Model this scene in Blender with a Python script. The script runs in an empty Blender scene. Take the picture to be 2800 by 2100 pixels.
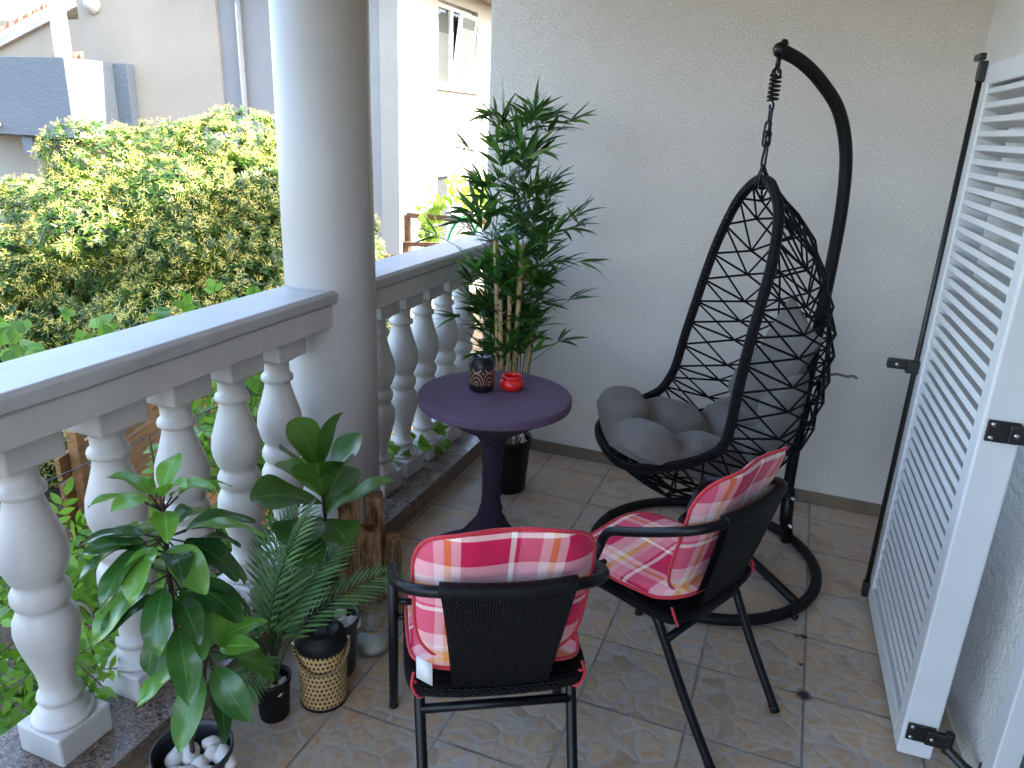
EXPOSURE = 3.3
import bpy, math, random
from mathutils import Vector, Matrix
R = math.radians
PI = math.pi
rnd = random.Random(7)
scene = bpy.context.scene
col = scene.collection
V = Vector

# ------------------------------------------------------------------ helpers
class M:
    """collects vertices, faces and per-vertex uv, then links ONE mesh object"""
    def __init__(s):
        s.v = []; s.f = []; s.uv = []; s.mi = []; s.cur = 0
    def add(s, vs, fs, uvs=None):
        o = len(s.v)
        s.v += [tuple(p) for p in vs]
        s.uv += uvs if uvs else [(0.0, 0.0)] * len(vs)
        for f in fs:
            s.f.append(tuple(o + i for i in f)); s.mi.append(s.cur)
    def box(s, c, d, rz=0.0, mat=None):
        hx, hy, hz = d[0] / 2, d[1] / 2, d[2] / 2
        vs = [V((x, y, z)) for z in (-hz, hz) for y in (-hy, hy) for x in (-hx, hx)]
        if mat is None:
            mat = Matrix.Rotation(rz, 3, 'Z')
        vs = [mat @ p + V(c) for p in vs]
        s.add(vs, [(0, 2, 3, 1), (4, 5, 7, 6), (0, 1, 5, 4), (2, 6, 7, 3), (0, 4, 6, 2), (1, 3, 7, 5)])
    def bar(s, a, b, w, h):
        """box beam from a to b"""
        a, b = V(a), V(b); d = b - a
        q = d.to_track_quat('X', 'Z').to_matrix()
        s.box((a + b) / 2, (d.length, w, h), mat=q)
    def tube(s, pts, r, seg=8, closed=False, caps=True, flat=1.0):
        pts = [V(p) for p in pts]; n = len(pts)
        rr = r if isinstance(r, (list, tuple)) else [r] * n
        vs = []; uvs = []; nrm = None; dist = 0.0
        for i, p in enumerate(pts):
            if closed:
                t = pts[(i + 1) % n] - pts[i - 1]
            else:
                t = pts[min(i + 1, n - 1)] - pts[max(i - 1, 0)]
            if t.length < 1e-9: t = V((0, 0, 1))
            t.normalize()
            if nrm is None:
                nrm = t.orthogonal().normalized()
            else:
                nrm = (nrm - t * nrm.dot(t))
                if nrm.length < 1e-6: nrm = t.orthogonal()
                nrm.normalize()
            bn = t.cross(nrm)
            if i: dist += (p - pts[i - 1]).length
            for k in range(seg):
                a = 2 * PI * k / seg
                vs.append(p + nrm * math.cos(a) * rr[i] + bn * math.sin(a) * rr[i] * flat)
                uvs.append((dist, k / seg))
        fs = []
        m = n if closed else n - 1
        for i in range(m):
            j = (i + 1) % n
            for k in range(seg):
                l = (k + 1) % seg
                fs.append((i * seg + k, i * seg + l, j * seg + l, j * seg + k))
        if not closed and caps:
            fs.append(tuple(reversed(range(seg)))); fs.append(tuple((n - 1) * seg + k for k in range(seg)))
        s.add(vs, fs, uvs)
    def lathe(s, prof, c=(0, 0, 0), seg=24, fn=None, capb=True, capt=True):
        vs = []; uvs = []; n = len(prof); L = 0.0
        for i, (r, z) in enumerate(prof):
            if i: L += math.hypot(r - prof[i - 1][0], z - prof[i - 1][1])
            for k in range(seg):
                a = 2 * PI * k / seg
                q = fn(r, z, a) if fn else r
                vs.append((c[0] + q * math.cos(a), c[1] + q * math.sin(a), c[2] + z)); uvs.append((k / seg, L))
        fs = [(i * seg + k, i * seg + (k + 1) % seg, (i + 1) * seg + (k + 1) % seg, (i + 1) * seg + k)
              for i in range(n - 1) for k in range(seg)]
        if capb: fs.append(tuple(reversed(range(seg))))
        if capt: fs.append(tuple((n - 1) * seg + k for k in range(seg)))
        s.add(vs, fs, uvs)
    def grid(s, fn, nu, nv, uvfn=None, closeu=False):
        vs = []; uvs = []
        for j in range(nv + 1):
            for i in range(nu + (0 if closeu else 1)):
                u, v = i / nu, j / nv
                vs.append(fn(u, v)); uvs.append(uvfn(u, v) if uvfn else (u, v))
        w = nu if closeu else nu + 1
        fs = []
        for j in range(nv):
            for i in range(nu):
                k = (i + 1) % w if closeu else i + 1
                fs.append((j * w + i, j * w + k, (j + 1) * w + k, (j + 1) * w + i))
        s.add(vs, fs, uvs)
    def leaf(s, base, d, nrm, L, W, droop=0.3, fold=0.25, n=4, shape='lance', twist=0.0, wave=0.0):
        """leaf strip: 3 verts across, n segments along, folded on its midrib"""
        d = V(d).normalized(); nrm = V(nrm)
        nrm = nrm - d * nrm.dot(d)
        if nrm.length < 1e-5: nrm = d.orthogonal()
        nrm.normalize()
        if twist: nrm = Matrix.Rotation(twist, 3, d) @ nrm
        side = d.cross(nrm)
        p = V(base); vs = []; uvs = []; st = L / n
        for i in range(n + 1):
            t = i / n
            if shape == 'lance': w = math.sin(PI * min(1, t ** .75 * .98 + .02)) ** .9
            elif shape == 'oval': w = math.sin(PI * (t ** .85 * .97 + .025)) ** .75
            elif shape == 'ob':   w = (math.sin(PI * (t ** 1.7 * .93 + .03))) ** .6 * (.35 + .65 * min(1, t * 1.4))
            else: w = 1 - t * .9
            w = max(w, .03) * W / 2
            wv = wave * math.sin(t * 11 + W * 50) * W
            up = nrm * (w * fold)
            vs += [p - side * w + up + nrm * wv, p, p + side * w + up - nrm * wv]
            uvs += [(0, t), (.5, t), (1, t)]
            # bend
            rot = Matrix.Rotation(-droop / n, 3, side)
            d2 = rot @ d; nrm = rot @ nrm
            p = p + d2 * st; d = d2
        fs = []
        for i in range(n):
            a = i * 3
            fs += [(a, a + 1, a + 4, a + 3), (a + 1, a + 2, a + 5, a + 4)]
        s.add(vs, fs, uvs)
    def build(s, name, mats, parent=None, smooth=True, bevel=0.0, sub=0, solid=0.0):
        me = bpy.data.meshes.new(name)
        me.from_pydata(s.v, [], s.f)
        if not isinstance(mats, (list, tuple)): mats = [mats]
        for m in mats: me.materials.append(m)
        if len(mats) > 1: me.polygons.foreach_set('material_index', s.mi)
        ul = me.uv_layers.new(name='UVMap')
        idx = [0] * len(me.loops); me.loops.foreach_get('vertex_index', idx)
        flat = [0.0] * (2 * len(idx))
        for i, k in enumerate(idx):
            flat[2 * i], flat[2 * i + 1] = s.uv[k]
        ul.data.foreach_set('uv', flat)
        if smooth: me.polygons.foreach_set('use_smooth', [True] * len(me.polygons))
        me.update()
        o = bpy.data.objects.new(name, me); col.objects.link(o)
        if parent: o.parent = parent
        if bevel:
            b = o.modifiers.new('bevel', 'BEVEL'); b.width = bevel; b.segments = 2; b.limit_method = 'ANGLE'; b.angle_limit = R(40)
        if solid:
            b = o.modifiers.new('solid', 'SOLIDIFY'); b.thickness = solid; b.offset = 0
        if sub:
            b = o.modifiers.new('sub', 'SUBSURF'); b.levels = sub; b.render_levels = sub
        return o

def tag(o, label, cat, group=None):
    o['label'] = label; o['category'] = cat
    if group: o['group'] = group
    return o
def kind(o, k):
    o['kind'] = k; return o
def thing(name, label, cat, loc=(0, 0, 0), rz=0.0, group=None):
    o = bpy.data.objects.new(name, None); col.objects.link(o)
    o.location = loc; o.rotation_euler = (0, 0, rz); o.empty_display_size = .1
    return tag(o, label, cat, group)
def dup(root, loc, rz=0.0, label=None, group=None):
    def cp(o, par):
        c = o.copy(); col.objects.link(c); c.parent = par
        for ch in kids.get(o.name, []): cp(ch, c)
        return c
    kids = {}
    for o in list(col.objects):
        if o.parent: kids.setdefault(o.parent.name, []).append(o)
    r = cp(root, None); r.location = loc; r.rotation_euler = (0, 0, rz)
    if label: r['label'] = label
    if group: r['group'] = group
    return r
def smooth_path(pts, n=6, closed=False):
    """Catmull-Rom through pts"""
    P = [V(p) for p in pts]; out = []; m = len(P)
    for i in range(m if closed else m - 1):
        if closed: a, b, c, d = P[i - 1], P[i], P[(i + 1) % m], P[(i + 2) % m]
        else: a, b, c, d = P[max(i - 1, 0)], P[i], P[i + 1], P[min(i + 2, m - 1)]
        for k in range(n):
            t = k / n
            out.append(.5 * ((2 * b) + (c - a) * t + (2 * a - 5 * b + 4 * c - d) * t * t + (3 * b - a - 3 * c + d) * t ** 3))
    if not closed: out.append(P[-1])
    return out
def interp(tab, x):
    for (a, b) in zip(tab, tab[1:]):
        if x <= b[0]:
            t = (x - a[0]) / (b[0] - a[0]) if b[0] > a[0] else 0
            return [a[i] + (b[i] - a[i]) * t for i in range(1, len(a))]
    return list(tab[-1][1:])

# ------------------------------------------------------------------ materials
class N:
    """tiny node builder"""
    def __init__(s, name):
        s.m = bpy.data.materials.new(name); s.m.use_nodes = True
        s.t = s.m.node_tree; s.t.nodes.clear()
        s.out = s.t.nodes.new('ShaderNodeOutputMaterial')
        s.b = s.t.nodes.new('ShaderNodeBsdfPrincipled')
        s.t.links.new(s.b.outputs[0], s.out.inputs[0])
        s._tc = None
    def n(s, typ, **kw):
        x = s.t.nodes.new('ShaderNode' + typ)
        for k, v in kw.items():
            if k.startswith('i_'):
                key = k[2:]; key = int(key) if key.isdigit() else key
                s.set(x.inputs[key], v)
            else: setattr(x, k, v)
        return x
    def set(s, inp, v):
        if hasattr(v, 'is_output') or isinstance(v, bpy.types.NodeSocket): s.t.links.new(v, inp)
        elif isinstance(v, (tuple, list)) and len(v) == 3 and inp.type == 'RGBA': inp.default_value = (*v, 1)
        else: inp.default_value = v
    def tc(s, k='Object'):
        if s._tc is None: s._tc = s.n('TexCoord')
        return s._tc.outputs[k]
    def geo(s): return s.n('NewGeometry').outputs['Position']
    def mapping(s, vec, scale=(1, 1, 1), rot=(0, 0, 0), loc=(0, 0, 0)):
        return s.n('Mapping', i_Vector=vec, i_Scale=scale, i_Rotation=rot, i_Location=loc).outputs[0]
    def noise(s, vec, scale, detail=4, rough=.55, dist=0.0, out='Fac'):
        return s.n('TexNoise', i_Vector=vec, i_Scale=scale, i_Detail=detail, i_Roughness=rough, i_Distortion=dist).outputs[out]
    def vor(s, vec, scale, feature='F1', out='Distance', rand=1.0):
        return s.n('TexVoronoi', feature=feature, i_Vector=vec, i_Scale=scale, i_Randomness=rand).outputs[out]
    def math(s, op, a, b=0.0, c=0.0, clamp=False):
        x = s.n('Math', operation=op, use_clamp=clamp); s.set(x.inputs[0], a); s.set(x.inputs[1], b); s.set(x.inputs[2], c)
        return x.outputs[0]
    def ramp(s, fac, stops, mode='LINEAR'):
        x = s.n('ValToRGB', i_Fac=fac); x.color_ramp.interpolation = mode
        e = x.color_ramp.elements
        while len(e) > len(stops): e.remove(e[-1])
        while len(e) < len(stops): e.new(1.0)
        for k, (p, c) in enumerate(stops):
            e[k].position = p; e[k].color = (*c, 1) if isinstance(c, (tuple, list)) else (c, c, c, 1)
        return x.outputs[0]
    def mix(s, fac, a, b, mode='MIX'):
        x = s.n('Mix', data_type='RGBA', blend_type=mode)
        s.set(x.inputs['Factor'], fac); s.set(x.inputs[6], a); s.set(x.inputs[7], b)
        return x.outputs[2]
    def bump(s, h, strength=.5, dist=.01, prev=None):
        x = s.n('Bump', i_Strength=strength, i_Distance=dist); s.set(x.inputs['Height'], h)
        if prev: s.set(x.inputs['Normal'], prev)
        return x.outputs[0]
    def P(s, **kw):
        names = dict(color='Base Color', rough='Roughness', metal='Metallic', normal='Normal', spec='Specular IOR Level',
                     trans='Transmission Weight', ior='IOR', sheen='Sheen Weight', coat='Coat Weight')
        for k, v in kw.items(): s.set(s.b.inputs[names[k]], v)
        return s.m
    def sep(s, vec):
        return s.n('SeparateXYZ', i_Vector=vec).outputs

def plain(name, c, rough=.6, spec=.5, var=.06, bscale=0, bstr=.2, metal=0.0, bdist=.004, vscale=6):
    n = N(name); co = n.tc('Object')
    f = n.noise(co, vscale, 5)
    a = tuple(x * (1 - var * 2) for x in c); b = tuple(min(1, x * (1 + var * 2)) for x in c)
    n.P(color=n.ramp(f, [(.3, a), (.7, b)]), rough=rough, spec=spec, metal=metal)
    if bscale: n.P(normal=n.bump(n.noise(co, bscale, 4), bstr, bdist))
    return n.m

def leafmat(name, c1, c2, rough=.35, trans=.25, c3=None, vein=0.0, spec=.5):
    n = N(name)
    rp = n.n('NewGeometry').outputs['Random Per Island']
    st = [(0, c1), (1, c2)] if c3 is None else [(0, c1), (.6, c2), (1, c3)]
    c = n.ramp(rp, st)
    if vein:
        uv = n.tc('UV'); sx = n.sep(uv)
        mid = n.math('ABSOLUTE', n.math('SUBTRACT', sx[0], .5))
        f = n.math('LESS_THAN', mid, .028)
        ang = n.math('SUBTRACT', n.math('MULTIPLY', sx[1], 11), n.math('MULTIPLY', mid, 5))
        fr = n.math('LESS_THAN', n.math('FRACT', ang), .07)
        f2 = n.math('MAXIMUM', f, n.math('MULTIPLY', fr, .45))
        c = n.mix(n.math('MULTIPLY', f2, vein), c, tuple(min(1, x * 2.2 + .03) for x in c2))
        n.P(normal=n.bump(f2, .35, .002))
    n.P(color=c, rough=rough, spec=spec)
    t = n.n('BsdfTranslucent'); n.set(t.inputs[0], n.mix(.5, c, (min(1, c2[0] * 2.2), min(1, c2[1] * 2.0), c2[2] * .6)))
    mx = n.n('MixShader'); mx.inputs[0].default_value = trans
    n.t.links.new(n.b.outputs[0], mx.inputs[1]); n.t.links.new(t.outputs[0], mx.inputs[2])
    n.t.links.new(mx.outputs[0], n.out.inputs[0])
    return n.m

# stucco of the balcony
def stucco(name, c, scale=95, strength=.55, dist=.006):
    n = N(name); p = n.geo()
    big = n.noise(p, 1.7, 4); 
    cc = n.ramp(big, [(.3, tuple(x * .94 for x in c)), (.7, tuple(min(1, x * 1.03) for x in c))])
    fine = n.noise(p, 60, 3)
    cc = n.mix(n.math('MULTIPLY', fine, .12), cc, tuple(x * .75 for x in c))
    w = n.noise(n.mapping(p, (1, 1, 1.15)), scale, 3, .5, 1.2)
    w = n.ramp(w, [(.36, 0.0), (.62, 1.0)])
    n.P(color=cc, rough=.9, spec=.2, normal=n.bump(w, strength, dist))
    return n.m
M_wall = stucco('stucco', (.87, .82, .765), 120, .72, .007)
M_wall2 = stucco('rough_plaster', (.70, .68, .65), 40, .5, .01)
M_ceiling = stucco('ceiling_paint', (.84, .69, .50), 60, .1)

def paint(name, c, bs=30, st=.25, dirt=.25):
    n = N(name); p = n.geo()
    f = n.noise(p, 5, 6, .6)
    cc = n.ramp(f, [(.35, tuple(x * (1 - .12 * dirt * 4) for x in c)), (.6, c)])
    sp = n.noise(p, 55, 3)
    cc = n.mix(n.math('MULTIPLY', n.math('GREATER_THAN', sp, .735), .35 * dirt * 2), cc, (.35, .3, .24))
    b1 = n.bump(n.noise(p, bs, 4), st, .006)
    b2 = n.bump(n.noise(n.mapping(p, (1, 1, .25)), 220, 2), .12, .001, b1)
    n.P(color=cc, rough=.42, spec=.4, normal=b2)
    return n.m
M_white = paint('white_masonry_paint', (.56, .54, .52))
M_column = paint('white_column_paint', (.44, .425, .405), 60, .18, .1)
M_rail = paint('white_rail_paint', (.46, .46, .46), 24, .2, .3)

# granite
n = N('granite'); p = n.geo()
v1 = n.vor(p, 190, out='Color'); sx = n.sep(v1)
c = n.ramp(sx[0], [(0, (.014, .012, .011)), (.2, (.11, .075, .055)), (.42, (.20, .14, .105)), (.62, (.13, .115, .105)), (.82, (.29, .215, .165)), (1, (.46, .40, .35))], 'CONSTANT')
v2 = n.sep(n.vor(p, 90, out='Color'))[1]
c = n.mix(n.math('MULTIPLY', v2, .35), c, (.24, .19, .16))
n.P(color=c, rough=n.ramp(n.noise(p, 12, 4), [(.3, .16), (.7, .38)]), spec=.5)
M_granite = n.m

# stone tiles with grout lines; bounds ox, oy are one grout crossing
def tiles(name, sx_, sy_, ox, oy, axes=(0, 1), grout=.0042, dark=1.0):
    n = N(name); p = n.geo(); s3 = n.sep(p)
    a, b = s3[axes[0]], s3[axes[1]]
    ta = n.math('DIVIDE', n.math('SUBTRACT', a, ox), sx_); tb = n.math('DIVIDE', n.math('SUBTRACT', b, oy), sy_)
    fa = n.math('FRACT', n.math('ADD', ta, 100)); fb = n.math('FRACT', n.math('ADD', tb, 100))
    ea = n.math('MULTIPLY', n.math('MINIMUM', fa, n.math('SUBTRACT', 1, fa)), sx_)
    eb = n.math('MULTIPLY', n.math('MINIMUM', fb, n.math('SUBTRACT', 1, fb)), sy_)
    e = n.math('MINIMUM', ea, eb)
    wob = n.math('MULTIPLY', n.math('SUBTRACT', n.noise(p, 60, 2), .5), .003)
    g = n.math('LESS_THAN', n.math('ADD', e, wob), grout)
    # every tile takes its own piece of the pattern
    comb = n.n('CombineXYZ')
    n.set(comb.inputs[0], n.math('FLOOR', n.math('ADD', ta, 100))); n.set(comb.inputs[1], n.math('FLOOR', n.math('ADD', tb, 100)))
    wn = n.n('TexWhiteNoise', noise_dimensions='3D', i_Vector=comb.outputs[0]).outputs['Color']
    off = n.n('VectorMath', operation='SCALE', i_0=wn, i_Scale=1.3).outputs[0]
    # only a few printed designs
    q = n.n('VectorMath', operation='ADD', i_0=p, i_1=off).outputs[0]
    dq = n.n('VectorMath', operation='SCALE', i_0=n.n('VectorMath', operation='SUBTRACT', i_0=n.noise(q, 9, 3, out='Color'), i_1=(.5, .5, .5)).outputs[0], i_Scale=.075).outputs[0]
    q = n.n('VectorMath', operation='ADD', i_0=q, i_1=dq).outputs[0]
    ed = n.vor(q, 13, 'DISTANCE_TO_EDGE', rand=.95)
    cell = n.sep(n.vor(q, 13, out='Color', rand=.95))
    joint = n.ramp(n.math('ADD', ed, n.math('MULTIPLY', n.math('SUBTRACT', n.noise(q, 30, 3), .5), .12)), [(.035, 1.0), (.105, 0.0)])
    stone = n.ramp(n.math('ADD', n.math('MULTIPLY', cell[0], .55), n.math('MULTIPLY', n.noise(q, 26, 5, .65), .5)),
                   [(.2, (.35, .26, .185)), (.42, (.46, .37, .285)), (.6, (.52, .385, .26)), (.78, (.47, .405, .34)), (.95, (.42, .385, .345))])
    spot = n.ramp(n.noise(q, 45, 4, .7), [(.45, 0.0), (.62, 1.0)])
    stone = n.mix(n.math('MULTIPLY', spot, .55), stone, (.45, .25, .12))
    bluish = n.ramp(n.noise(q, 11, 4), [(.35, (.38, .35, .32)), (.65, (.49, .45, .41))])
    keep = n.ramp(n.noise(q, 7, 2), [(.38, .35), (.6, .95)])
    c = n.mix(n.math('MULTIPLY', joint, keep), stone, bluish)
    # some tiles a bit darker
    sh = n.math('ADD', .88, n.math('MULTIPLY', n.sep(wn)[2], .22))
    c = n.mix(1.0, c, n.n('CombineColor', i_0=sh, i_1=sh, i_2=sh).outputs[0], 'MULTIPLY')
    if dark != 1.0: c = n.mix(1.0, c, (dark, dark * .96, dark * .93), 'MULTIPLY')
    gc = n.ramp(n.noise(p, 7, 4), [(.35, (.16, .14, .12)), (.6, (.28, .26, .24))])
    c = n.mix(g, c, gc)
    if axes == (0, 1):
        for (hx, hy, hr) in ((.2165, 2.149, .02), (.212, 2.462, .011), (.205, 2.30, .007), (.19, 2.455, .006)):
            dd = n.n('VectorMath', operation='DISTANCE', i_0=p, i_1=(hx, hy, 0)).outputs['Value']
            dd = n.math('ADD', dd, n.math('MULTIPLY', n.math('SUBTRACT', n.noise(p, 90, 3), .5), .02))
            c = n.mix(n.ramp(dd, [(hr * .7, 1.0), (hr * 1.5, 0.0)]), c, (.012, .009, .007))
    hgt = n.math('SUBTRACT', n.math('ADD', n.math('MULTIPLY', n.ramp(ed, [(0.0, 0.0), (.16, 1.0)]), .6), n.math('MULTIPLY', n.noise(q, 40, 4), .35)), n.math('MULTIPLY', g, 1.2))
    n.P(color=c, rough=n.ramp(n.noise(q, 18, 4), [(.3, .33), (.7, .55)]), spec=.45, normal=n.bump(hgt, .5, .003))
    return n.m
M_floor = tiles('stone_tile_floor', .325, .313, .2175, 2.15)
M_skirtx = tiles('stone_tile_skirting_back', .325, 2.0, .2175, -.6, axes=(0, 2), dark=.42)
M_skirty = tiles('stone_tile_skirting_side', .313, 2.0, 2.15, -.6, axes=(1, 2), dark=.45)

M_black = plain('black_powder_coat', (.004, .004, .006), .34, .28, .05, 300, .08)
M_pole = plain('charcoal_powder_coat', (.006, .006, .0065), .5, .22, .05, 500, .15)
M_plastic = plain('black_plastic', (.007, .007, .008), .5, .25, .05)
M_potgrey = plain('anthracite_plastic', (.028, .030, .035), .5, .5, .05)
M_iron = plain('black_iron', (.008, .008, .008), .4, .5, .1, 200, .2)
M_steel = plain('steel', (.5, .5, .5), .3, .5, .05, metal=1.0)
M_red = plain('red_glaze', (.62, .012, .012), .28, .5, .04)
M_soil = plain('soil', (.035, .026, .018), .95, .2, .2, 60, .8, bdist=.02)
M_pebble = plain('white_pebble', (.62, .585, .54), .55, .4, .07, 40, .2)
M_pvc = plain('white_lacquer', (.64, .64, .645), .35, .5, .02)
M_rust = plain('rusty_iron', (.20, .10, .06), .8, .3, .25, 60, .4)
M_green = plain('green_hose', (.02, .30, .14), .4, .5, .05)
M_rope = None

# wicker weave (uv along, around)
def wicker(name, su, sv, c=(.007, .007, .008), bs=1.0):
    n = N(name); uv = n.sep(n.tc('UV'))
    a = n.math('MULTIPLY', uv[0], su); b = n.math('MULTIPLY', uv[1], sv)
    par = n.math('MODULO', n.math('FLOOR', b), 2.0)
    sa = n.math('ABSOLUTE', n.math('SINE', n.math('MULTIPLY', n.math('ADD', a, n.math('MULTIPLY', par, .5)), PI)))
    sb = n.math('ABSOLUTE', n.math('SINE', n.math('MULTIPLY', b, PI)))
    h = n.math('MULTIPLY', n.math('POWER', sa, .5), n.math('POWER', sb, .6))
    n.P(color=c, rough=.5, spec=.16, normal=n.bump(h, bs, .006))
    return n.m
M_wick = wicker('black_wicker_rim', 42, 6)
M_wickflat = wicker('black_wicker_panel', 56, 14)
M_wrap = wicker('black_wrapped_cane', 190, 1, bs=.35)
M_strap = plain('black_flat_cane', (.004, .004, .005), .5, .15, .05)

def fabric(name, c, sc=900, sheen=.15):
    n = N(name); co = n.tc('Object')
    w = n.noise(co, sc, 2); f = n.noise(co, 4, 4)
    cc = n.ramp(f, [(.3, tuple(x * .9 for x in c)), (.7, tuple(x * 1.08 for x in c))])
    cc = n.mix(n.math('MULTIPLY', w, .25), cc, tuple(x * .6 for x in c))
    b = n.bump(n.noise(co, 16, 4, .55, 1.2), .4, .014)
    n.P(color=cc, rough=.85, spec=.25, sheen=sheen, normal=n.bump(w, .2, .001, b))
    return n.m
M_grey = fabric('grey_canvas', (.150, .133, .120))
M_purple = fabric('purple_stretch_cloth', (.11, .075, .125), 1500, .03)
M_purple_shaded = fabric('purple_cloth_shaded', (.030, .020, .038), 1500, .02)  # same purple cloth, darkened in colour for the shade under the top
M_trim = fabric('red_piping_fabric', (.55, .035, .05))

# plaid (uv in metres)
n = N('plaid_cotton'); uv = n.sep(n.tc('UV'))
CR, PK, LP, OR, WH, YL, MP = (.64, .012, .085), (.90, .36, .41), (.94, .60, .60), (.88, .30, .05), (.96, .92, .82), (.96, .64, .12), (.80, .20, .28)
def stripes(sock, off, seq):
    per = sum(w for w, _ in seq)
    x = n.math('FRACT', n.math('ADD', n.math('DIVIDE', n.math('ADD', sock, off), per), 20))
    st = []; acc = 0
    for w, c in seq:
        st.append((acc / per, c)); acc += w
    return n.ramp(x, st, 'CONSTANT')
seqU = [(.100, CR), (.011, WH), (.009, CR), (.044, MP), (.020, LP), (.015, OR), (.019, LP)]
seqV = [(.074, CR), (.012, WH), (.009, CR), (.030, PK), (.016, LP), (.015, YL), (.022, WH), (.040, LP)]
A_ = stripes(uv[0], .218 * 3 - .40, seqU); B_ = stripes(uv[1], .218 * 4 - .612, seqV)
thr = n.noise(n.mapping(n.tc('UV'), (900, 900, 1)), 1.0, 1)
c = n.mix(n.ramp(thr, [(.42, .42), (.58, .58)]), A_, B_)
wr = n.noise(n.mapping(n.tc('UV'), (14, 9, 1)), 1.0, 3, .5, .8)
n.P(color=c, rough=.85, spec=.2, sheen=.1, normal=n.bump(wr, .55, .012))
M_plaid = n.m

# charred wood
n = N('charred_wood'); co = n.tc('Object')
g = n.noise(n.mapping(co, (14, 14, 1.4)), 6, 5, .6, 1.2)
k = n.noise(n.mapping(co, (5, 5, 2.2)), 3, 4, .6, .5)
c = n.ramp(n.math('ADD', n.math('MULTIPLY', g, .55), n.math('MULTIPLY', k, .5)), [(.38, (.02, .012, .007)), (.47, (.12, .062, .028)), (.55, (.30, .17, .08)), (.7, (.46, .29, .15))])
n.P(color=c, rough=.55, spec=.4, normal=n.bump(g, .5, .004)); M_char = n.m

# orange boards
n = N('orange_board'); co = n.tc('Object')
g = n.noise(n.mapping(co, (1.2, 14, 14)), 4, 5, .6, 1.0)
n.P(color=n.ramp(g, [(.3, (.17, .07, .025)), (.7, (.36, .17, .065))]), rough=.7, normal=n.bump(g, .3, .004)); M_board = n.m

# bamboo cane
n = N('bamboo_cane'); p = n.geo(); z = n.sep(p)[2]
node = n.math('LESS_THAN', n.math('FRACT', n.math('MULTIPLY', n.math('ADD', z, n.math('MULTIPLY', n.sep(p)[0], 1.9)), 6.2)), .045)
c = n.ramp(n.noise(n.mapping(p, (40, 40, 5)), 2, 3), [(.3, (.42, .27, .11)), (.7, (.58, .41, .20))])
n.P(color=n.mix(n.math('MULTIPLY', node, .8), c, (.09, .05, .02)), rough=.4); M_bamboo = n.m

# woven cane lantern
n = N('woven_cane'); uv = n.sep(n.tc('UV'))
a = n.math('MULTIPLY', uv[0], 34); b = n.math('MULTIPLY', uv[1], 64)
row = n.math('MODULO', n.math('FLOOR', b), 2.0)
fa = n.math('SUBTRACT', n.math('FRACT', n.math('ADD', a, n.math('MULTIPLY', row, .5))), .5)
fb = n.math('SUBTRACT', n.math('FRACT', b), .5)
dd = n.math('SQRT', n.math('ADD', n.math('MULTIPLY', fa, fa), n.math('MULTIPLY', fb, fb)))
hole = n.math('LESS_THAN', dd, .30)
c = n.ramp(n.noise(n.tc('Object'), 60, 3), [(.3, (.40, .25, .09)), (.7, (.58, .40, .17))])
n.P(color=n.mix(hole, c, (.012, .008, .005)), rough=.5, normal=n.bump(n.math('SUBTRACT', 1, hole), .6, .003)); M_cane = n.m

# rope
n = N('jute_rope'); uv = n.sep(n.tc('UV'))
h = n.math('SINE', n.math('ADD', n.math('MULTIPLY', uv[0], 520), n.math('MULTIPLY', uv[1], 12.566)))
n.P(color=n.ramp(n.math('ADD', .5, n.math('MULTIPLY', h, .5)), [(0, (.14, .085, .045)), (1, (.34, .23, .13))]), rough=.9, normal=n.bump(h, .6, .003)); M_rope = n.m

# glass
n = N('clear_glass'); n.P(color=(1, 1, 1), rough=.03, spec=1.0)
n.b.inputs['Base Color'].default_value = (.9, .95, .93, 1)
tr = n.n('BsdfTransparent'); tr.inputs[0].default_value = (.93, .96, .95, 1)
gl_ = n.n('BsdfGlossy', i_Roughness=.03)
mx = n.n('MixShader'); lw = n.n('LayerWeight', i_Blend=.35)
n.t.links.new(n.math('ADD', .05, n.math('MULTIPLY', lw.outputs['Facing'], .45)), mx.inputs[0])
n.t.links.new(tr.outputs[0], mx.inputs[1]); n.t.links.new(gl_.outputs[0], mx.inputs[2]); n.t.links.new(mx.outputs[0], n.out.inputs[0]); M_glass = n.m
n = N('window_glass'); n.P(color=(.05, .065, .07), rough=.08, spec=.4); M_pane = n.m

# slit lantern: gold bars behind black fretwork
n = N('black_fretwork'); uv = n.tc('UV')
w = n.n('TexWave', wave_type='RINGS', rings_direction='SPHERICAL', i_Vector=n.mapping(n.n('VectorMath', operation='SUBTRACT', i_0=n.n('VectorMath', operation='FRACTION', i_0=n.mapping(uv, (6, 12, 0))).outputs[0], i_1=(.5, .5, 0)).outputs[0], (1, 1, 1)), i_Scale=1.6, i_Distortion=3.0, i_Detail=1.0).outputs['Fac']
zz = n.sep(uv)[1]
band = n.math('MULTIPLY', n.math('GREATER_THAN', zz, .035), n.math('LESS_THAN', zz, .098))
gold = n.math('MULTIPLY', n.math('GREATER_THAN', w, .86), band)
n.P(color=n.mix(gold, (.008, .008, .009), (.42, .24, .13)), rough=.3, normal=n.bump(gold, -.6, .002)); M_fret = n.m

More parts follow.
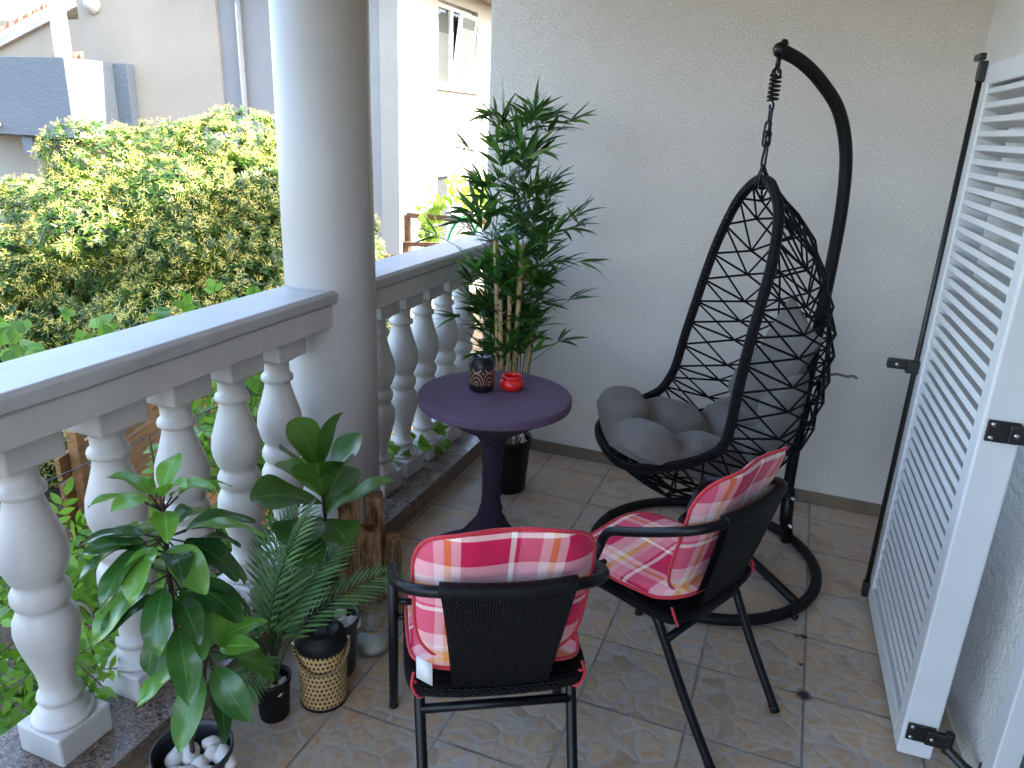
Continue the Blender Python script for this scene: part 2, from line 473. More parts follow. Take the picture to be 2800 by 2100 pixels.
# foliage
M_bushleaf = leafmat('bush_leaf', (.020, .058, .011), (.050, .105, .014), .36, .35, (.095, .145, .015))
M_bushflower = leafmat('bush_flower', (.60, .54, .12), (.66, .61, .22), .7, .3, (.60, .46, .03))
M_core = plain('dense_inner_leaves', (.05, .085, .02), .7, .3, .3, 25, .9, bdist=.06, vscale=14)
M_twig = plain('twig', (.13, .095, .06), .85, .2, .2)
M_vine = leafmat('vine_leaf', (.08, .18, .025), (.15, .31, .04), .45, .4, (.22, .40, .06))
M_grape = leafmat('grape_leaf', (.22, .36, .035), (.36, .50, .06), .5, .5, (.44, .52, .10))
M_bam = leafmat('bamboo_leaf', (.020, .065, .016), (.045, .13, .025), .36, .2, (.12, .29, .035))
M_fid = leafmat('fiddle_leaf', (.030, .080, .015), (.052, .135, .020), .30, .18, (.12, .26, .03), .5)
M_fic = leafmat('glossy_leaf', (.014, .052, .016), (.040, .135, .025), .22, .15, (.14, .32, .04), .4)
M_fic2 = leafmat('young_glossy_leaf', (.08, .22, .03), (.15, .36, .045), .28, .22, (.19, .42, .06), .4)
M_palm = leafmat('palm_leaf', (.045, .12, .04), (.085, .21, .06), .4, .22, (.15, .30, .09))
M_stem = plain('brown_stem', (.045, .028, .018), .7, .3, .15, 60, .5)
M_greenstem = plain('green_stem', (.03, .07, .02), .5, .4, .15)

# houses
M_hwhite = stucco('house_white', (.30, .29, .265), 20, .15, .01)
M_hshade = stucco('house_white_shaded', (.22, .225, .23), 20, .12, .01)  # house white, darkened and cooled in colour for the side in shade
M_hbeige = stucco('house_beige', (.32, .285, .235), 20, .2, .01)
M_hblue = stucco('house_grey_blue', (.13, .155, .18), 12, .25, .02)
n = N('roof_tile'); p = n.geo()
wv = n.n('TexWave', wave_type='BANDS', bands_direction='X', i_Vector=p, i_Scale=2.2, i_Distortion=.3).outputs['Fac']
n.P(color=n.ramp(n.noise(p, 5, 4), [(.3, (.33, .10, .045)), (.7, (.52, .20, .09))]), rough=.8, normal=n.bump(wv, .8, .05)); M_roof = n.m
M_conc = plain('weathered_concrete', (.46, .44, .40), .9, .2, .12, 12, .3)
M_ground = plain('garden_soil', (.075, .058, .04), .95, .2, .2, 10, .8, bdist=.03)
M_blind = plain('grey_blind', (.075, .085, .08), .6, .4, .03)
M_limb = plain('tree_bark', (.10, .075, .05), .9, .2, .2, 30, .6)
M_wire = plain('wire', (.05, .07, .10), .5, .5, .1)
# ------------------------------------------------------------------ camera, light, sky
cam = bpy.data.cameras.new('camera'); co = bpy.data.objects.new('camera', cam); col.objects.link(co)
yaw, pitch, roll = .359884, .330649, .041983
f = V((-math.sin(yaw) * math.cos(pitch), math.cos(yaw) * math.cos(pitch), -math.sin(pitch)))
r0 = V((math.cos(yaw), math.sin(yaw), 0)); u0 = r0.cross(f)
rr = r0 * math.cos(roll) + u0 * math.sin(roll); uu = -r0 * math.sin(roll) + u0 * math.cos(roll)
mw = Matrix((rr, uu, -f)).transposed().to_4x4(); mw.translation = V((0, 0, 1.66))
co.matrix_world = mw
cam.sensor_width = 36; cam.lens = 2053.1 / 2800 * 36; cam.clip_start = .05; cam.clip_end = 400
scene.camera = co

SUN = V((.78, .06, .64)).normalized()
sun = bpy.data.lights.new('sun', 'SUN'); so = bpy.data.objects.new('sun', sun); col.objects.link(so)
sun.energy = 3.4; sun.angle = R(.55); sun.color = (1, .93, .82)
so.rotation_euler = SUN.to_track_quat('Z', 'Y').to_euler(); so.location = (20, 10, 20)
w = bpy.data.worlds.new('World'); scene.world = w; w.use_nodes = True
nt = w.node_tree; bg = nt.nodes['Background']
sky = nt.nodes.new('ShaderNodeTexSky'); sky.sky_type = 'NISHITA'; sky.sun_disc = False
sky.sun_elevation = math.asin(SUN.z); sky.sun_rotation = math.atan2(SUN.x, SUN.y)
sky.air_density = 1.0; sky.dust_density = 2.6; sky.ozone_density = .6
nt.links.new(sky.outputs[0], bg.inputs[0]); bg.inputs[1].default_value = .15
vs_ = scene.view_settings; vs_.view_transform = 'Standard'; vs_.look = 'None'; vs_.gamma = 1; vs_.exposure = EXPOSURE
cy = scene.cycles
cy.use_denoising = True; cy.max_bounces = 10; cy.diffuse_bounces = 6; cy.glossy_bounces = 4; cy.transmission_bounces = 8; cy.transparent_max_bounces = 8
cy.sample_clamp_indirect = 6; cy.caustics_reflective = False; cy.caustics_refractive = False

# ------------------------------------------------------------------ setting
m = M(); m.box((0, 0, -1.35), (320, 320, .1)); kind(m.build('ground', M_ground, smooth=False), 'structure')
m = M(); m.box((-.24, .28, -.1), (2.38, 6.56, .2)); kind(m.build('balcony_floor', M_floor, smooth=False), 'structure')
m = M(); m.box((.25, 2.7, 2.74), (4.5, 7.0, .16)); kind(m.build('balcony_ceiling', M_ceiling, smooth=False), 'structure')  # unseen; cut short behind the camera for skylight, extended to shade the bush

k = thing('parapet_kerb', 'low kerb with speckled granite top and brown tile face under the white balusters', 'kerb', (-1.57, 0, 0))
m = M(); m.box((-.01, .43, .0925), (.344, 6.86, .025)); m.build('granite_slab', M_granite, k, False, .003)
m = M(); m.box((-.01, .43, -.61), (.31, 6.86, 1.38)); m.build('tile_facing', M_skirty, k, False)

k = thing('balcony_wall', 'grey white stucco wall with brown tile skirting behind the hanging chair', 'wall', (0, 3.56, 0))
m = M(); m.box((.49, .15, .68), (4.02, .3, 3.96)); m.build('stucco_face', M_wall, k, False, .004)
m = M(); m.box((-.45, -.005, .031), (1.955, .01, .066)); m.build('skirting', M_skirtx, k, False, .002)

k = thing('house_wall', 'white plaster wall beside the open louvred shutter and terrace door', 'wall', (.6, 2, 0))
m = M()
pl = [(.529, 3.56), (.662, 1.90), (.9, 1.90), (.9, 3.56)]
m.add([(x - .6, y - 2, z) for z in (0, 2.66) for x, y in pl], [(0, 1, 5, 4), (1, 2, 6, 5), (2, 3, 7, 6), (3, 0, 4, 7), (4, 5, 6, 7)])
m.build('plaster_face', M_wall2, k, False)
m = M(); m.box((.15, -3.6, 1.33), (.14, 2.8, 2.66)); m.box((.12, -1.2, 2.44), (.2, 2.2, .44)); m.box((2.3, -2.0, 1.33), (.1, 6.0, 2.66)); m.build('plaster_face', M_wall2, k, False)  # last box: unseen wall added indoors to stop sun leaking past the door

d = thing('terrace_door', 'white framed glass terrace door beside the shutter hinges', 'door', (.69, 1, 0))
m = M(); m.box((0, .86, 1.1), (.10, .075, 2.2)); m.build('frame', M_pvc, d, False, .004)
m = M(); m.box((.025, .775, 1.1), (.05, .09, 2.2)); m.box((.025, -.95, 1.1), (.05, .09, 2.2)); m.box((.025, -.087, .05), (.05, 1.63, .1)); m.box((.025, -.087, 2.15), (.05, 1.63, .1)); m.build('sash', M_potgrey, d, False, .004)
m = M(); m.box((.03, -.087, 1.1), (.01, 1.69, 2.06)); m.build('pane', M_pane, d, False)

# ------------------------------------------------------------------ column, rail, balusters
m = M()
m.lathe([(.166, 0), (.166, .01), (.1615, .03), (.161, .6), (.160, 1.2), (.157, 2.556)], seg=64)
o = m.build('round_column', M_column); o.location = (-1.57, 2.27, .105)
tag(o, 'tall round white column rising through the handrail', 'column')

h = thing('handrail', 'white masonry handrail with flat bluish top running past the column to the wall', 'handrail', (-1.566, 0, 1.105))
def wob(x0, x1, z0, z1, y0, y1, seed):
    q = random.Random(seed); m = M(); nn = 40
    prof = [(x0, z0), (x1, z0), (x1 + .0, z1 - .012), (x1 - .012, z1), (x0 + .012, z1), (x0, z1 - .012)]
    js = [[(q.uniform(-.0014, .0014), q.uniform(-.002, .002)) for _ in prof] for _ in range(nn + 1)]
    vs = [(x + js[i][k][0], y0 + (y1 - y0) * i / nn, z + js[i][k][1] * (.4 if z > z0 + .01 else 1)) for i in range(nn + 1) for k, (x, z) in enumerate(prof)]
    np_ = len(prof)
    fs = [(i * np_ + k, i * np_ + (k + 1) % np_, (i + 1) * np_ + (k + 1) % np_, (i + 1) * np_ + k) for i in range(nn) for k in range(np_)]
    fs += [tuple(range(np_)), tuple(nn * np_ + k for k in reversed(range(np_)))]
    m.add(vs, fs); return m
wob(-.106, .104, -.043, 0, -3, 3.9, 1).build('cap', M_rail, h, False, .003)
wob(-.09, .089, -.128, -.0435, -3, 3.9, 2).build('beam', M_white, h, False, .003)

bp = [(.070, .083), (.0735, .09), (.0735, .095), (.068, .102), (.061, .105), (.0605, .112), (.052, .119), (.045, .13), (.043, .138), (.050, .142), (.0535, .150), (.051, .160), (.043, .166), (.041, .195), (.045, .225), (.056, .265), (.069, .315), (.074, .35), (.071, .38), (.060, .403), (.051, .413),
      (.060, .422), (.0665, .438), (.066, .455), (.057, .473), (.051, .480), (.062, .497), (.0735, .53), (.076, .555), (.072, .595), (.058, .64), (.0465, .68), (.041, .705), (.043, .71), (.052, .715), (.0535, .724), (.0505, .733), (.042, .738), (.041, .77), (.044, .78), (.058, .788), (.068, .794)]
GB = 'turned white balusters under the handrail'
def lab_b(i):
    return ['white baluster closest to the camera, cut off by the picture edge', 'large white baluster standing beside the glossy leafed plant', 'white baluster half hidden behind the glossy leafed plant', 'white baluster between the glossy plant and the fern like palm', 'white baluster behind the palm and fiddle leaf plant', 'white baluster touching the near side of the round column',
            'white baluster just beyond the column, partly covered by it', 'second white baluster beyond the column, fully visible', 'third white baluster beyond the column with vine leaves at its foot', 'white baluster left of the bamboo plant, behind the table rim', 'last white baluster before the stucco wall, behind bamboo leaves'][i]
B0 = None
for i, (bx, by) in enumerate([(-1.585, .80), (-1.585, 1.045), (-1.585, 1.285), (-1.585, 1.515), (-1.587, 1.745), (-1.588, 1.965), (-1.60, 2.625), (-1.602, 2.835), (-1.604, 3.045), (-1.606, 3.265), (-1.608, 3.475)]):
    if B0 is None:
        B0 = thing('baluster', lab_b(i), 'baluster', (bx, by, .105), 0, GB)
        m = M(); m.lathe(bp, seg=40); m.build('turned_shaft', M_white, B0)
        m = M(); m.box((0, 0, .042), (.15, .15, .084)); m.build('base_block', M_white, B0, False, .006)
        m = M(); m.box((0, 0, .834), (.146, .146, .076)); m.build('top_block', M_white, B0, False, .006)
    else:
        dup(B0, (bx, by, .105), rnd.uniform(-.03, .03), lab_b(i))

# ------------------------------------------------------------------ louvred shutter
ang = math.atan2(.80, -.037)          # local +x runs from the hinge side to the free side
s = thing('louvred_shutter', 'tall white louvred shutter standing open against the house wall', 'shutter', (.462, 1.97, .035), ang)
W_, H_, T_ = .80, 1.855, .088          # local y points to -x world side when negative
sy = 1
m = M()
m.box((.034, -sy * T_ / 2, H_ / 2), (.068, T_, H_)); m.box((W_ - .025, -sy * T_ / 2 , H_ / 2), (.05, T_ * .96, H_))
m.box((W_ / 2 + .009, -sy * T_ / 2, .035), (W_ - .118, T_ * .97, .07)); m.box((W_ / 2 + .009, -sy * T_ / 2, H_ - .03), (W_ - .118, T_ * .97, .06))
m.build('frame', M_pvc, s, False, .006)
m = M()
nz = 43; p0 = .085; pz = (H_ - .15) / nz
for i in range(nz):
    z = p0 + (i + .5) * pz
    q = Matrix.Rotation(R(20), 3, 'X')
    m.box((W_ / 2 + .009, -sy * .030, z), (W_ - .13, .048, .018), mat=q)
m.build('louvres', M_pvc, s, False, .003)
m = M(); m.tube([(W_ + .004, .009, .02), (W_ + .004, .009, H_ + .005)], .0085, 8); m.build('bolt_rod', M_iron, s)
m = M(); m.box((W_ + .004, .009, .03), (.03, .024, .06)); m.build('rod_guide', M_iron, s, False, .004)
m = M(); m.box((W_ + .004, .009, H_ - .02), (.026, .024, .06)); m.box((W_ + .035, .015, H_ + .022), (.075, .02, .02)); m.build('rod_guide', M_iron, s, False, .004)
hd = M(); hd.box((W_ + .004, .016, .905), (.03, .045, .045)); hd.box((W_ + .02, .06, .907), (.028, .07, .034)); ho = hd.build('handle', M_iron, s, False, .006)
m = M(); m.tube([(W_ + .005, .065, .907), (W_ - .001 + .005, .065, .907)], .007, 10); m.build('screw', M_steel, ho)
for z in (.985, .085):
    m = M(); m.box((-.004, -.045, z), (.007, .07, .055)); m.box((-.012, -.085, z), (.016, .06, .045)); m.tube([(-.012, -.112, z - .035), (-.012, -.112, z + .03)], .013, 10)
    if z < .5: m.tube([(-.014, -.112, z - .02), (-.05, -.15, z - .035), (-.085, -.185, z - .035)], .014, 8); m.box((-.09, -.19, z - .03), (.05, .03, .075))
    ho = m.build('hinge', M_iron, s, False, .003)
    for (yy, zz) in ((-.022, .017), (-.022, -.017), (-.07, 0)):
        m = M(); m.tube([(-.0072 - (.013 if yy < -.05 else 0), yy, z + zz), (-.010 - (.013 if yy < -.05 else 0), yy, z + zz)], .006, 8); m.build('screw', M_steel, ho)

# ------------------------------------------------------------------ table
t = thing('bar_table', 'round bistro table under a purple stretch cloth twisted round its pedestal', 'table', (-.98, 2.43, 0))
m = M(); m.lathe([(.0, .722), (.20, .7215), (.276, .7205), (.2825, .7185), (.285, .7155), (.2855, .708), (.2855, .692), (.2845, .6875), (.281, .685), (.27, .684)], seg=72, capb=False, capt=False)
m.build('table_top', M_purple, t)
ped = [(.27, .683), (.262, .681), (.235, .664), (.19, .636), (.14, .606), (.09, .577), (.058, .552), (.044, .525), (.039, .49), (.037, .42), (.035, .34), (.036, .28), (.044, .235), (.060, .19), (.085, .145), (.115, .105), (.15, .065), (.185, .03), (.205, .004)]
ped2 = []
for a, b in zip(ped, ped[1:]):
    for k in range(7): ped2.append((a[0] + (b[0] - a[0]) * k / 7, a[1] + (b[1] - a[1]) * k / 7))
ped2.append(ped[-1])
def twist(r, z, a):
    k = 1.0 if z < .54 else max(0, (.64 - z) / .10)
    p = 22 * max(0, z - .2) + 6 * min(z, .2)
    b = a + p
    g = .5 * math.sin(5 * b) + .42 * math.sin(9 * b + 1 + 2 * math.sin(6 * z)) + .3 * math.sin(14 * b + 4 * z) + .2 * math.sin(23 * b)
    sq = 1 + (.30 * abs(math.cos(2 * a)) if z < .18 else 0) * (.18 - z) / .18
    return r * sq * (1 + .12 * k * g)
m = M(); m.lathe(ped2, seg=140, fn=twist, capb=False, capt=False); m.build('twisted_cloth', M_purple_shaded, t)

l = thing('fretwork_lantern', 'small black metal lantern with cut out gold slits on the purple table', 'lantern', (-1.04, 2.44, .722))
m = M(); m.lathe([(.036, 0), (.043, .004), (.047, .014), (.0475, .03), (.0475, .10), (.046, .108)], seg=40, capt=False); m.build('body', M_fret, l)
m = M(); m.lathe([(.046, .108), (.044, .118), (.037, .126), (.036, .131), (.033, .1315), (.031, .127), (.0, .1265)], seg=40, capb=False, capt=False); m.build('lid', M_black, l)
m = M()
for a in (0, 1.3, 2.6): m.tube([(.006 * math.cos(a), .006 * math.sin(a), .1268), (.019 * math.cos(a), .019 * math.sin(a), .131), (.024 * math.cos(a + .3), .024 * math.sin(a + .3), .1285)], .0022, 6)
m.build('wire_clip', M_steel, l)

m = M(); m.lathe([(.026, 0), (.037, .003), (.045, .014), (.0465, .024), (.043, .036), (.035, .042), (.0345, .0435), (.038, .047), (.0385, .052), (.036, .0565), (.031, .0575), (.028, .054), (.027, .045), (.03, .03), (.0, .024)], seg=40, capt=False)
o = m.build('ashtray', M_red); o.location = (-.942, 2.50, .722); tag(o, 'round red glazed ashtray beside the black lantern on the table', 'ashtray')

# ------------------------------------------------------------------ hanging chair stand
c0 = V((-.199, 2.834, 0)); dx = V((.299, .226, 0)).normalized()
s = thing('swing_stand', 'black steel hanging chair stand with ring base and curved pole', 'stand', c0, math.atan2(dx.y, dx.x))
m = M(); m.tube([(.447 * math.cos(a * 2 * PI / 72), .447 * math.sin(a * 2 * PI / 72), .0225) for a in range(72)], .021, 12, closed=True); rb = m.build('base_ring', M_pole, s)
for a in (55, 125, 200, 275, 340):
    m = M(); m.tube([(.447 * math.cos(R(a)), .447 * math.sin(R(a)), .04), (.447 * math.cos(R(a)), .447 * math.sin(R(a)),   .05)], .008, 8); m.build('bolt', M_black, rb)
m = M(); m.tube([(.47 * math.cos(R(-76)), .47 * math.sin(R(-76)), .025), (.49 * math.cos(R(-76)), .49 * math.sin(R(-76)), .025)], .012, 8); m.build('knob', M_black, rb)
m = M(); m.tube([(.17, -.40, .03), (.17, .41, .03)], .017, 10); m.build('crossbar', M_pole, s)
pp = smooth_path([(.405, 0, .03), (.385, 0, .12), (.370, 0, .25), (.367, 0, .45), (.371, 0, .7), (.378, 0, .985), (.386, 0, 1.236), (.385, 0, 1.44), (.362, 0, 1.617), (.302, 0, 1.755), (.207, 0, 1.848), (.119, 0, 1.904), (.035, 0, 1.934)], 6)
m = M(); m.tube(pp, .0225, 14); po = m.build('pole', M_pole, s)
m = M(); m.tube([(.043, 0, 1.932), (.028, 0, 1.937), (.014, 0, 1.94)], [.0255, .0255, .014], 14); m.tube([(.046, 0, 1.95), (.042, 0, 1.962), (.038, 0, 1.966)], [.016, .013, .004], 12); m.build('end_cap', M_black, po)
m = M(); m.tube([(.402, 0, .05), (.384, 0, .14), (.372, 0, .28)], .0265, 14); sk = m.build('pole_socket', M_black, s)
for z in (.12, .25):
    m = M(); m.tube([(.386 if z < .2 else .374, -.045, z), (.386 if z < .2 else .374, .045, z)], .007, 8); m.build('bolt', M_steel, sk)
m = M(); m.tube([(.034, 0, 1.925), (.032, 0, 1.872)], .0085, 8); m.tube([(.032 + .016 * math.cos(a), .0, 1.862 + .016 * math.sin(a)) for a in [x * PI / 8 for x in range(16)]], .0045, 6, closed=True); m.build('hanger_eye', M_black, s)

# ------------------------------------------------------------------ egg basket (local x = the way it faces, y = to its near side)
A_x, A_y = -.174, 2.854
s = thing('swing_basket', 'black wicker egg shaped basket hanging by a chain from the curved pole', 'hanging chair', (A_x, A_y, 0), R(207))
RT = [(0, -.012, 0, 1.515), (1, -.008, .075, 1.503), (2, .003, .185, 1.42), (3, .032, .252, 1.264), (4, .06, .272, 1.12), (5, .082, .283, .996), (6, .102, .298, .873), (7, .12, .316, .734), (8, .14, .333, .662), (9, .18, .328, .612), (10, .28, .312, .567), (11, .395, .265, .530), (12, .455, .19, .516), (13, .478, .09, .512), (14, .483, 0, .512)]
MT = [(0, -.03, 1.512), (1, -.095, 1.44), (2, -.185, 1.335), (3, -.275, 1.19), (4, -.33, 1.05), (5, -.355, .92), (6, -.357, .80), (7, -.335, .68), (8, -.285, .555), (9, -.2, .45), (10, -.06, .355), (11, .1, .31), (12, .24, .33), (13, .37, .41), (14, .47, .50)]
rim_r = smooth_path([q[1:] for q in RT], 8); mer = smooth_path([(q[1], 0, q[2]) for q in MT], 8)
def SB(t, th):
    i = min(max(t, 0), 14) * 8; k = min(int(i), len(rim_r) - 2); fr = i - k
    a = rim_r[k].lerp(rim_r[k + 1], fr); b = mer[k].lerp(mer[k + 1], fr)
    c = max(0, math.cos(th)) ** .85
    return V((a.x + (b.x - a.x) * c, a.y * math.sin(th), a.z + (b.z - a.z) * c))
loop = [p.copy() for p in rim_r] + [V((p.x, -p.y, p.z)) for p in reversed(rim_r[1:-1])]
m = M(); m.tube(loop, .0185, 12, closed=True); m.build('rim', M_wick, s)
m = M(); NR, NC = 18, 8
def node(i, j):
    th = -PI / 2 + PI * j / NC
    st = .5 if j % 2 else 0
    q = SB(.35 + (i + st) * 13.4 / NR, th)
    if 0 < j < NC:
        jr = random.Random(i * 31 + j); q += V((jr.uniform(-.004, .004), jr.uniform(-.004, .004), jr.uniform(-.010, .010)))
    return q
def strap(a, b, rad=.0045):
    mid = (a + b) / 2; m.tube([a, mid, b], rad, 5, caps=False, flat=1.0)
for i in range(NR):
    for j in range(NC):
        strap(node(i, j), node(i, j + 1))
        if j % 2 == 0:
            if i > 0: strap(node(i, j), node(i - 1, j + 1))
            if i + 1 < NR: strap(node(i, j), node(i + 1, j + 1), .004)
        else:
            if i + 1 < NR: strap(node(i, j), node(i + 1, j + 1))
            if i > 0: strap(node(i, j), node(i - 1, j + 1), .004)
for j in (2, 4, 6):
    m.tube([node(i, j) for i in range(NR)], .0042, 6)
m.build('netting', M_strap, s)
# chain
hx = .012
def at(x, y, z): return V((x, y, z))
m = M(); m.tube([(.017 * math.cos(a), .017 * math.sin(a), 1.776 + .0059 * a / (2 * PI) * 1.0 * 2.3) for a in [2 * PI * k / 12 for k in range(12 * 6 + 1)]], .0042, 6)
hk = lambda z, sg: [(0, sg * .017 * math.cos(a), z + sg * .0 + .017 * math.sin(a)) for a in [R(x) for x in range(-120, 181, 25)]]
m.tube([V((0, .004, 1.857))] + [V((0, -.014 * math.sin(R(x)), 1.868 - .014 * math.cos(R(x)) + .001)) for x in range(20, 300, 25)], .0042, 6)
m.tube([V((0, 0, 1.775))] + [V((0, .014 * math.sin(R(x)), 1.758 + .014 * math.cos(R(x)))) for x in range(20, 300, 25)], .0042, 6)
m.build('spring', M_black, s)
def link(c, L, w, ax, r=.0042, tilt=0):
    m = M(); pts = []
    for k in range(20):
        a = 2 * PI * k / 20
        x = w * math.cos(a); z = (L / 2 - w) * (1 if math.sin(a) >= 0 else -1) + w * math.sin(a)
        pts.append(V((x * math.sin(ax) + tilt * z, x * math.cos(ax), z)) + V(c))
    m.tube(pts, r, 6, closed=True); return m.build('chain_link', M_black, s)
link((0, 0, 1.725), .05, .009, 0); link((0, .010, 1.686), .05, .010, .6, tilt=.1); link((0, -.010, 1.686), .05, .010, -.6, tilt=-.1); link((0, .008, 1.653), .05, .010, 1.2); link((0, -.008, 1.653), .05, .010, -1.0)
m = M(); m.tube(smooth_path([(0, .004, 1.642), (0, .013, 1.63), (0, .014, 1.60), (0, .012, 1.565), (0, .0, 1.555), (0, -.013, 1.562), (0, -.016, 1.585), (0, -.008, 1.615), (0, -.006, 1.638)], 4, True), .0042, 6, closed=True); m.build('snap_hook', M_black, s)
m = M()
for yy in (-.012, .012): m.tube(smooth_path([(0, yy * .3, 1.567), (.006, yy * .8, 1.54), (.012, yy, 1.515), (.004, yy, 1.488), (-.016, yy, 1.49), (-.026, yy, 1.515), (-.012, yy * .8, 1.54)], 3, True), .0038, 6, closed=True)
m.build('hanging_loop', M_black, s)

# cushions of the basket
def rot_uv(p): return V(p)
SP = [(0, .475, .535, .22), (.08, .44, .525, .275), (.2, .34, .495, .30), (.42, .10, .435, .285), (.6, -.08, .455, .26), (.75, -.19, .57, .24), (.9, -.245, .73, .22), (1.0, -.265, .84, .19)]
spine = smooth_path([(q[1], q[3], q[2]) for q in SP], 8); spk = [q[0] for q in SP]
def spn(sv):
    for i in range(len(spk) - 1):
        if sv <= spk[i + 1] or i == len(spk) - 2:
            fr = (sv - spk[i]) / (spk[i + 1] - spk[i]); k = i * 8 + min(7.999, fr * 8); break
    a = int(k); return spine[a].lerp(spine[min(a + 1, len(spine) - 1)], k - a)
def cush(u, v, side):
    q = u * 2 - 1; p = spn(v); e = .01
    d = spn(min(1, v + e)) - spn(max(0, v - e)); d.y = 0; nn = V((d.z, 0, -d.x)); nn = nn if nn.z >= 0 or v > .6 else -nn
    nn = V((-d.z, 0, d.x)) * -1; nn.normalize()
    if nn.z < 0 and v < .7: nn = -nn
    if v >= .7 and nn.x < 0: nn = -nn
    qq = math.copysign(abs(q) ** .9, q)
    edge = max(0.0, (1 - abs(2 * v - 1) ** 5) * (1 - q ** 6)) ** .5
    tuft = 0.0
    for tv in (.26, .50, .75):
        for tq in (0.0,): tuft = max(tuft, math.exp(-((v - tv) ** 2 / .004 + (q - tq) ** 2 / .03)))
    sv_ = min(abs(v - tv) for tv in (.26, .50, .75)); sq_ = abs(q)
    lob = (1 - .95 * tuft) * (1 - .5 * math.exp(-sv_ ** 2 / .0011)) * (1 - .45 * math.exp(-sq_ ** 2 / .008))
    th = .15 * edge * (.38 + .62 * lob) if side > 0 else -.012 * edge
    curl = q * q
    x = p.x + (.09 * curl * max(0, (v - .5) * 2)); z = p.z + .075 * curl * (1 - v * .7) 
    return V((x, p.y * qq * (1 if v > .1 else .92 + .8 * v), z)) + nn * th
m = M(); m.grid(lambda u, v: cush(u, v, 1), 44, 66); m.grid(lambda u, v: cush(1 - u, v, -1), 44, 66)
o = m.build('seat_cushion', M_grey); o.location = (A_x, A_y, 0); o.rotation_euler = (0, 0, R(207))
tag(o, 'puffy grey tufted cushion filling the seat of the wicker basket', 'cushion')
m = M()
def pil(u, v, sd):
    x, y = u * 2 - 1, v * 2 - 1
    th = .06 * max(0, (1 - x * x) * (1 - y * y)) ** .45
    k = 1 - .10 * (1 - x * x) * abs(y) ** 2 * 0 
    px = x * (.165 - .02 * (1 - y * y)); py = y * (.165 - .02 * (1 - x * x))
    return V((sd * th, px, py))
m.grid(lambda u, v: pil(u, v, 1), 24, 24); m.grid(lambda u, v: pil(1 - u, v, -1), 24, 24)
o = m.build('back_pillow', M_grey); 
mm = Matrix.Translation((A_x, A_y, 0)) @ Matrix.Rotation(R(207), 4, 'Z') @ Matrix.Translation((-.175, .03, .90)) @ Matrix.Rotation(R(-14), 4, 'Y') @ Matrix.Rotation(R(-17), 4, 'X')
o.matrix_world = mm; tag(o, 'square grey pillow leaning on the netted back of the basket', 'pillow')
m = M(); m.tube(smooth_path([(-.27, .15, .76), (-.295, .13, .80), (-.325, .105, .83), (-.352, .11, .838), (-.385, .12, .832), (-.405, .125, .836), (-.42, .13, .828)], 4), [.0035] * 25, 6, flat=1.6)
o = m.build('tie_ribbon', M_grey); o.location = (A_x, A_y, 0); o.rotation_euler = (0, 0, R(207)); tag(o, 'thin grey tie ribbon knotted through the basket netting', 'ribbon')

# ------------------------------------------------------------------ armchairs (local x right, y the way it faces)
ch = thing('armchair', 'black tube armchair with its wicker back towards the camera', 'chair', (-.554 - .012, 1.459 - .007, 0), R(30), 'black wicker back armchairs')
half = [(.246, .118, .575), (.2455, .105, .603), (.245, .082, .622), (.244, .04, .638), (.243, -.02, .663), (.238, -.085, .691), (.222, -.137, .712), (.19, -.171, .724), (.145, -.19, .730), (.08, -.201, .733), (0, -.205, .734)]
path = [(x, y, z) for x, y, z in half] + [(-x, y, z) for x, y, z in reversed(half[:-1])]
m = M(); m.tube(smooth_path(path, 4), .0135, 12, caps=False); m.build('arm_rail', M_black, ch)
for sx in (1, -1):
    m = M(); m.tube([(sx * .25, .30, .004), (sx * .2495, .285, .05), (sx * .246, .118, .575)], .0135, 12); lg = m.build('leg', M_black, ch)
    m = M(); m.tube([(sx * .25, .302, .0), (sx * .2498, .2955, .02)], .0145, 12); m.build('foot_cap', M_plastic, lg)
    m = M(); m.tube(smooth_path([(sx * .176, -.275, .004), (sx * .181, -.16, .19), (sx * .186, -.075, .345), (sx * .186, -.045, .39), (sx * .186, .0, .413), (sx * .186, .12, .415), (sx * .186, .24, .415)], 5), .0135, 12); lg = m.build('leg', M_black, ch)
    m = M(); m.tube([(sx * .1755, -.2765, 0), (sx * .1764, -.264, .02)], .0145, 12); m.build('foot_cap', M_plastic, lg)
m = M(); m.tube([(-.185, -.085, .333), (.185, -.085, .333)], .0115, 10); m.build('stretcher', M_black, ch)
for sx in (1, -1):
    for z, y in ((.475, .152), (.415, .170)):
        m = M(); m.tube([(sx * .243, y, z), (sx * .19, y - .01, z)], .009, 8); m.build('bracket', M_black, ch)
m = M(); m.tube(smooth_path([(.205, -.06, .415), (.207, .1, .415), (.203, .24, .413), (.16, .285, .412), (0, .295, .412), (-.16, .285, .412), (-.203, .24, .413), (-.207, .1, .415), (-.205, -.06, .415), (-.17, -.115, .415), (0, -.13, .415), (.17, -.115, .415)], 4, True), .015, 10, closed=True)
m.grid(lambda u, v: V(((u - .5) * .39, -.115 + v * .40, .419 - .008 * math.sin(PI * u))), 8, 8); m.build('seat', M_wickflat, ch)
def bk(u, v, off):
    sx = u * 2 - 1; hw = .149 + (.112 - .149) * v ** .8
    x = sx * hw; yt = -.205 + .75 * x * x; yb = -.118 + .4 * x * x
    z = .734 + (.415 - .734) * v; y = yt + (yb - yt) * (v ** 1.15)
    z -= (.006 * abs(math.sin(u * 14 * PI)) if v > .97 else 0)
    return V((x, y + off, z))
m = M()
